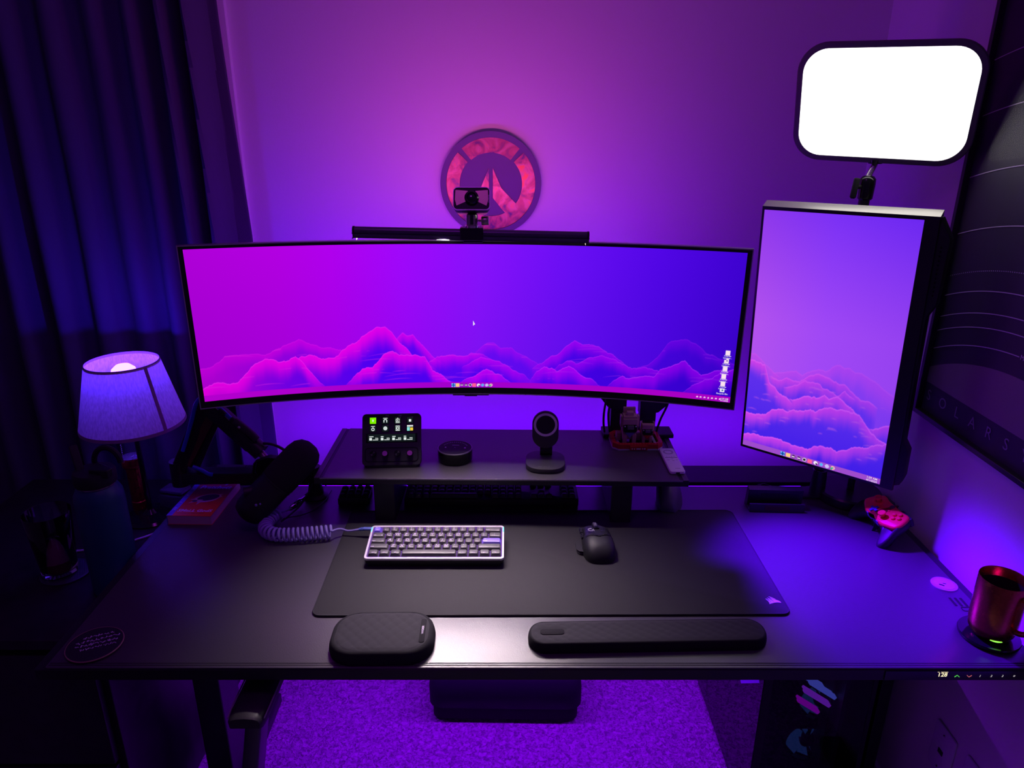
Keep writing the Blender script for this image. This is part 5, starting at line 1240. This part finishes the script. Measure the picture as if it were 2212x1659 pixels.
gm = thing('cable_grommet', 'round pale plastic cable cover set in the right of the desk top', 'grommet', (.8412, .2432, 0))
GR = mat('pale_grommet', (.46, .42, .55), .4, noise_scale=200, var=.03)
part('ring', B().lathe([(.0195, .001), (.0200, .0018), (.0245, .0018), (.0252, .0005), (.0252, 0)], (.8412, .2432, 0), 48, caps=False), GR, gm)
b = B().lathe([(.0198, 0), (.0196, .0022), (.001, .0022)], (.8412, .2432, 0), 48); part('cap', b, mat('pale_grommet_cap', (.52, .48, .6), .45, noise_scale=200, var=.03), gm)
b = B().obox((.8412, .2432, .0023), (.006, .0022, .0006), Matrix.Rotation(R(-20), 3, 'Z')); b.obox((.833, .2385, .0023), (.010, .004, .0006), Matrix.Rotation(R(-35), 3, 'Z'), 0, .001); part('notch', b, BLKM, gm)
hw = thing('warming_coaster', 'round black charging coaster under the copper mug at the right desk edge', 'coaster', (.8315, .0835, 0))
part('dish', B().lathe([(.046, 0), (.0505, .002), (.0515, .0065), (.0505, .0085), (.043, .0075), (.001, .0072)], (.8315, .0835, 0), 56), BLKG, hw)
mg = thing('mug', 'dark copper mug with a green light at its foot on a black coaster', 'mug', (.8335, .0845, .0074))
nt = None
COPM = mat('brushed_copper', (.52, .15, .06), .27, 1, noise_scale=120, vary_rough=.06)
mx_, my_ = .8335, .0845
part('body', B().lathe([(.026, .0), (.032, .002), (.0375, .012), (.0398, .028), (.0402, .045), (.0402, .118), (.0396, .1195), (.0386, .118), (.0384, .03), (.034, .012), (.001, .009)], (mx_, my_, .0074), 64, caps=False), COPM, mg, ang=60)
part('inside', B().lathe([(.0383, .100), (.0382, .03), (.0338, .0125), (.001, .0095)], (mx_, my_, .0074), 48, caps=False), mat('dark_inside', (.025, .016, .016), .3, noise_scale=60, vary_rough=.04), mg)
b = B(); an = np.linspace(R(236), R(268), 12); rg = []
for a in an:
    w = .0012 * math.sin(PI * (a - an[0]) / (an[-1] - an[0])) + .0002
    rg.append([(mx_ + r_ * math.cos(a), my_ + r_ * math.sin(a), .0074 + z_) for r_, z_ in ((.0352, .0075 - w), (.0362, .0075 - w), (.0362, .0075 + w), (.0352, .0075 + w))])
part('status_light', b.loft(rg), emat('green_light', (.25, .95, .08), 1.6), mg, label='small green light')
hd = [(mx_ + .040 + .028 * math.sin(a), my_ - .012 * 0, .0074 + .066 + .034 * math.cos(a)) for a in np.linspace(0, PI, 16)]
dirv = Vector((.35, -.94, 0)); hd = [(mx_ + dirv.x * (p[0] - mx_), my_ + dirv.y * (p[0] - mx_), p[2]) for p in hd]
part('handle', B().tube(hd, .0052, 10), COPM, mg)
lc = thing('coaster', 'round dark coaster with pale script lettering on the front left corner of the desk', 'coaster', (-.8075, .0565, 0))
part('disc', B().lathe([(.046, 0), (.0475, .001), (.0475, .0042), (.0465, .0052), (.001, .0052)], (-.8075, .0565, 0), 56), mat('slate_coaster', (.018, .016, .022), .5, noise_scale=600, bump=.05), lc)
part('rim', B().lathe([(.0478, .0030), (.0480, .0042), (.0470, .0054), (.0462, .0052)], (-.8075, .0565, 0), 56, caps=False), mat('tan_edge', (.30, .20, .13), .5, noise_scale=300, var=.05), lc)
b = B(); rot_ = Matrix.Rotation(R(24), 3, 'Z'); rr = random.Random(4)
for i in range(4):
    y0_ = .017 - i * .011; half = (.022, .033, .034, .026)[i]; x = -half
    while x < half:
        w = rr.uniform(.004, .011); pts = [Vector((x + w * k / 6, y0_ + rr.uniform(-.0028, .0028) + .0012 * math.sin(k * 2), 0)) for k in range(7)]
        b.tube([Vector((-.8075, .0625, .0054)) + rot_ @ p for p in pts], .0006 + .0004 * rr.random(), 4); x += w + rr.uniform(.001, .003)
part('lettering', b, mat('pale_script', (.55, .48, .62), .5, noise_scale=300, var=.05), lc)

# ------------------------------------------------------------------ under the desk
pc = thing('computer_tower', 'black glass computer tower with violet and blue lights under the right of the desk', 'computer', (.668, .56, -DZ))
X0, X1, YA, YZ, ZA, ZB = .533, .803, .312, .79, -DZ + .012, -.20
b = B().box(X0, X1, YA, YZ, ZA, ZA + .025); b.box(X0, X1, YA, YZ, ZB - .02, ZB); b.box(X0, X1, YZ - .01, YZ, ZA, ZB); b.box(X1 - .008, X1, YA, YZ, ZA, ZB)
for x in (X0, X1 - .018): b.box(x, x + .018, YA, YA + .018, ZA, ZB)
b.box(X1 - .07, X1 - .06, YA + .02, YZ, ZA, ZB); b.box(X0, X0 + .016, YZ - .03, YZ, ZA, ZB)
part('frame', b, BLK, pc)
part('front_pane', B().box(X0 + .018, X1 - .018, YA + .001, YA + .004, ZA + .025, ZB - .02), glass_mat('smoked_pane', (.55, .55, .6)), pc)
part('side_pane', B().box(X0 - .003, X0, YA + .002, YZ - .01, ZA + .004, ZB), glass_mat('side_pane_glass', (.30, .30, .34)), pc, label='glossy glass side')
part('pale_patch', B().loft([[(x, .334, -.338), (x, .440, -.436), (x, .49, -.40), (x, .37, -.29)] for x in (X0 - .0038, X0 - .0033)]), mat('pale_blue_patch', (.35, .42, .75), .6, noise_scale=200, var=.05), pc, label='pale blue patch on the glass side')  # thin slanted pale blue patch laid on the glass side
RV = [emat('violet_glow', (.30, .03, .85), .7), emat('blue_glow', (.10, .13, .80), .8), emat('magenta_glow', (.45, .0, .75), .6), emat('dim_blue_glow', (.008, .025, .11), 1.0)]
def stick(p0, p1, w, h, mi): return B().beam(p0, p1, w, h, 0, .001), RV[mi]
RAMS = ((-.012, .034, 1, .66), (.010, .012, 1, 1.0), (.0, -.012, 0, 1.0), (-.018, -.036, 2, .8))
for dx_, dz_, mi, ln in RAMS:
    c0 = Vector((.684 + dx_, .36, -.388 + dz_)); d_ = Vector((.82, 0, -.57)).normalized()
    b = B().beam(c0 - d_ * .045 * ln, c0 + d_ * .038 * ln, .012, .006, 0, .001); b.beam(c0 - d_ * .045 * ln + Vector((.004, .001, -.009)), c0 + d_ * .038 * ln + Vector((.004, .001, -.009)), .010, .009, 0, .001)
    part('memory_stick', b, RV[mi], pc, label='glowing memory stick')
for cx, cz, r_, mi in ((.722, -.455, .056, 3), (.705, -.585, .056, 3)):
    b = B().ring(circ(.062, 40), circ(.057, 40), 0, .022); b.lathe([(.020, 0), (.020, .018), (.016, .020)], n=28)
    f_ = B(); f_.addb(b); f_.xf(FACE_Y.to_4x4()); f_.mv((cx, .42, cz)); fan = part('fan', f_, BLKG, pc)
    b = B()
    for k in range(9):
        a = 2 * PI * k / 9
        q4 = [(.019 * math.cos(a), .019 * math.sin(a), .004), (.054 * math.cos(a + .25), .054 * math.sin(a + .25), .002), (.054 * math.cos(a + .68), .054 * math.sin(a + .68), .014), (.019 * math.cos(a + .55), .019 * math.sin(a + .55), .014)]
        b.add(q4 + [(x, y, z + .0012) for x, y, z in q4], [(0, 1, 2, 3), (7, 6, 5, 4), (0, 4, 5, 1), (2, 6, 7, 3)])
    b.xf(FACE_Y.to_4x4()); b.mv((cx, .421, cz)); part('fan_blades', b, RV[mi], fan, label='fan blades with dim blue glow')
b = B().box(.62, .74, .40, .60, -.545, -.515); part('graphics_card', b, BLKG, pc, bev=.003)
part('board', B().box(.72, .725, .36, .70, -.62, -.25), BLK, pc)
for x in (X0 + .03, X1 - .03):
    for y in (YA + .05, YZ - .05): part('rubber_foot', B().cyl((x, y, -DZ), (x, y, ZA), .014, .014, 16), BLKM, pc)
ft = thing('foot_rest', 'black padded foot rest block on the carpet under the middle of the desk', 'foot rest', (-.066, .74, -DZ), R(-1))
part('base', B().prism(rrect(.424, .22, .03, 6), 0, .052, 0, .008), BLKM, ft, True)
part('cushion', B().loft([[(x, y, z) for x, y in rrect(w, d, .035, 6)] for z, w, d in ((.050, .432, .226), (.056, .442, .236), (.11, .442, .236), (.145, .436, .226), (.160, .41, .20))]), mat('black_cushion', (.012, .012, .02), .85, noise_scale=900, bump=.2), ft, True, ang=60)
ch = thing('desk_chair', 'black desk chair pulled to the left with one armrest under the desk edge', 'chair', (-.86, -.22, -DZ))
CL = mat('chair_leather', (.03, .027, .03), .42, noise_scale=300, bump=.12)
rings = []
for y, k in ((-.055, .80), (-.050, .92), (-.030, 1), (.10, 1), (.19, .98), (.215, .9), (.222, .7)):
    rings.append([(-.508 + x * k - .03 * 0, y, -.0695 + z * k) for x, z in [(-.0315, -.012), (.0315, -.012), (.0325, .0), (.029, .0085), (.018, .0125), (0, .0140), (-.018, .0125), (-.029, .0085), (-.0325, .0)]])
part('armrest', B().loft(rings), CL, ch, ang=50)
part('armrest_piping', B().add([], []).addb(B().tube([(-.539, -.046, -.0655), (-.5405, -.02, -.064), (-.5405, .18, -.064)], .0014, 6)).addb(B().tube([(-.477, -.046, -.0655), (-.4755, -.02, -.064), (-.4755, .18, -.064)], .0014, 6)), mat('grey_piping', (.3, .28, .3), .4, noise_scale=300, var=.04), ch)
part('armrest_post', B().beam((-.512, .03, -.085), (-.56, .0, -.40), .030, .055, 0, .006, (0, 1, 0)), mat('violet_grey_post', (.09, .08, .10), .4, .3, noise_scale=300, var=.04), ch)
part('armrest_bracket', B().beam((-.555, .0, -.395), (-.80, -.12, -.40), .05, .018, 0, .004), STEEL, ch)
part('seat', B().prism(rrect(.50, .50, .08, 8, -.86, -.22), -.36, -.27, 0, .03), CL, ch)
part('backrest', B().loft([[(x - .86, y - .50 - .12 * t, -.26 + .74 * t) for x, y in rrect(.46 - .10 * t, .09, .04, 6)] for t in np.linspace(0, 1, 9)]), CL, ch, ang=50)
part('gas_lift', B().cyl((-.86, -.22, -.66), (-.86, -.22, -.36), .03, .025, 24), STEEL, ch)
for k in range(5):
    a = R(20 + 72 * k); e_ = Vector((-.86 + .30 * math.cos(a), -.22 + .30 * math.sin(a), -DZ + .075))
    part('base_leg', B().beam((-.86, -.22, -.655), e_, .05, .03, 0, .005), STEEL, ch)
    part('caster', B().cyl(e_ + Vector((0, -.02, -.047)), e_ + Vector((0, .02, -.047)), .028, .028, 20), BLKM, ch)
uc = thing('hanging_cables', 'black cables looping down under the left front of the desk', 'cable', (-.60, .30, -.03))
b1 = wire([(-.612, .31, -.026), (-.592, .30, -.09), (-.578, .295, -.16), (-.585, .295, -.22), (-.615, .30, -.28), (-.66, .33, -.31), (-.72, .37, -.30)], .0065)
part('cable', b1, BLKM, uc)
part('cable', wire([(-.66, .32, -.026), (-.632, .315, -.08), (-.622, .31, -.14), (-.640, .31, -.20), (-.68, .33, -.25), (-.73, .37, -.26)], .005), BLKM, uc)

WP = mat('white_wall_plate', (.72, .70, .76), .35, noise_scale=200, var=.02)
def plate_(label, y, z, kind):
    t = thing('wall_plate', label, 'wall plate', (XR, y, z), group='wall plates under the desk')
    b = B().prism(rrect(.072, .116, .005, 4), 0, .006, 0, .0022); b.xf(WR.to_4x4()); b.mv((XR, y, z)); b.v = [(XR - (XR - v_[0]) if True else 0, v_[1], v_[2]) for v_ in b.v]
    part('plate', b, WP, t)
    if kind == 0: part('jack', B().box(XR - .0075, XR - .0055, y - .008, y + .008, z - .008, z + .003), BLKM, t)
    else:
        for dz in (-.02, .02): part('socket', B().box(XR - .0075, XR - .0055, y - .016, y + .016, z + dz - .013, z + dz + .013), TRIM, t)
    b = B()
    for dz in (-.042, .042): b.cyl((XR - .0055, y, z + dz), (XR - .0072, y, z + dz), .0028)
    part('screw', b, SILV, t)
plate_('pale wall plate with a small jack hole on the right wall under the desk', .2015, -.404, 0)
plate_('pale wall plate cut off at the bottom right corner, beside the jack plate', .0950, -.394, 1)

# ------------------------------------------------------------------ lights
def arealight(n, loc, d, sx_, sy_, col, e, spread=180):
    l = bpy.data.lights.new(n, 'AREA'); l.shape = 'RECTANGLE'; l.size = sx_; l.size_y = sy_; l.color = col; l.energy = e; l.spread = R(spread)
    o = bpy.data.objects.new(n, l); COL.objects.link(o); o.location = (loc[0], loc[1], loc[2] + DZ)
    o.rotation_euler = Vector(d).to_track_quat('-Z', 'Y').to_euler(); return o
def pointlight(n, loc, col, e, r=.03):
    l = bpy.data.lights.new(n, 'POINT'); l.color = col; l.energy = e; l.shadow_soft_size = r
    o = bpy.data.objects.new(n, l); COL.objects.link(o); o.location = (loc[0], loc[1], loc[2] + DZ); return o
VIO = (.15, .0, 1.0)
def spotlight(n, loc, tgt, col, e, ang, r=.03, blend=1):
    l = bpy.data.lights.new(n, 'SPOT'); l.color = col; l.energy = e; l.shadow_soft_size = r; l.spot_size = R(ang); l.spot_blend = blend
    o = bpy.data.objects.new(n, l); COL.objects.link(o); o.location = (loc[0], loc[1], loc[2] + DZ)
    o.rotation_euler = (Vector(tgt) - Vector(loc)).to_track_quat('-Z', 'Y').to_euler(); return o
arealight('desk_rear_led', (0, .806, -.03), (0, .75, .66), 1.55, .012, VIO, 2.4)                     # strip along the back of the desk, onto the wall
arealight('monitor_bias_led', (-.147, .625, .47), (0, 1, .25), .95, .05, (.26, .0, 1.0), 3.6)        # bias strip on the back of the wide monitor
arealight('under_desk_led', (-.06, .60, -.13), (0, -.12, -1), 1.2, .02, (.26, .0, 1.0), 6.5)         # strip under the desk, onto the carpet
arealight('light_bar_down', (-.14, .534, .6615), (.08, -.45, -.9), .46, .006, (1, .82, .88), 3.4, 66)  # the monitor light bar
arealight('light_bar_back', (-.14, .546, .684), (0, .72, .70), .42, .012, (1, .11, .60), 1.0, 150)    # its rear lamp, onto the wall
spotlight('side_lamp', (.44, .665, .60), (.64, .24, 0), (.10, .0, 1.0), 300, 50, .035)                 # lamp behind the wide monitor's right end
pointlight('lamp_bulb', (lx, ly, .3415), (.05, .01, 1.0), 2.6, .004)
arealight('ceiling_lamp', (-.3, -.2, 1.70), (0, 0, -1), .35, .35, (.55, .03, .95), 2.0)

# ------------------------------------------------------------------ camera, world, view
cd = bpy.data.cameras.new('camera'); cam = bpy.data.objects.new('camera', cd); COL.objects.link(cam)
f_, pitch, yaw, roll = 1551.70083, .346810567, .00542398151, .00390491978
cd.sensor_width = 36; cd.sensor_fit = 'HORIZONTAL'; cd.lens = f_ / 2212 * 36; cd.clip_start = .02
cp_, sp2 = math.cos(pitch), math.sin(pitch); cy_, sy_ = math.cos(yaw), math.sin(yaw)
fw = Vector((sy_ * cp_, cy_ * cp_, -sp2)); rt = Vector((cy_, -sy_, 0)); upv = rt.cross(fw)
r2 = rt * math.cos(roll) + upv * math.sin(roll); u2 = -rt * math.sin(roll) + upv * math.cos(roll)
cam.matrix_world = Matrix.Translation((-.0605004, -1.00853156, .891130736 + DZ)) @ rows(r2, u2, -fw).to_4x4()
sc.camera = cam
w = bpy.data.worlds.new('world'); sc.world = w; w.use_nodes = True
w.node_tree.nodes['Background'].inputs[0].default_value = (.02, .008, .04, 1); w.node_tree.nodes['Background'].inputs[1].default_value = .1
sc.view_settings.view_transform = 'Standard'; sc.view_settings.look = 'None'; sc.view_settings.exposure = 0; sc.view_settings.gamma = 1
sc.view_settings.use_curve_mapping = False
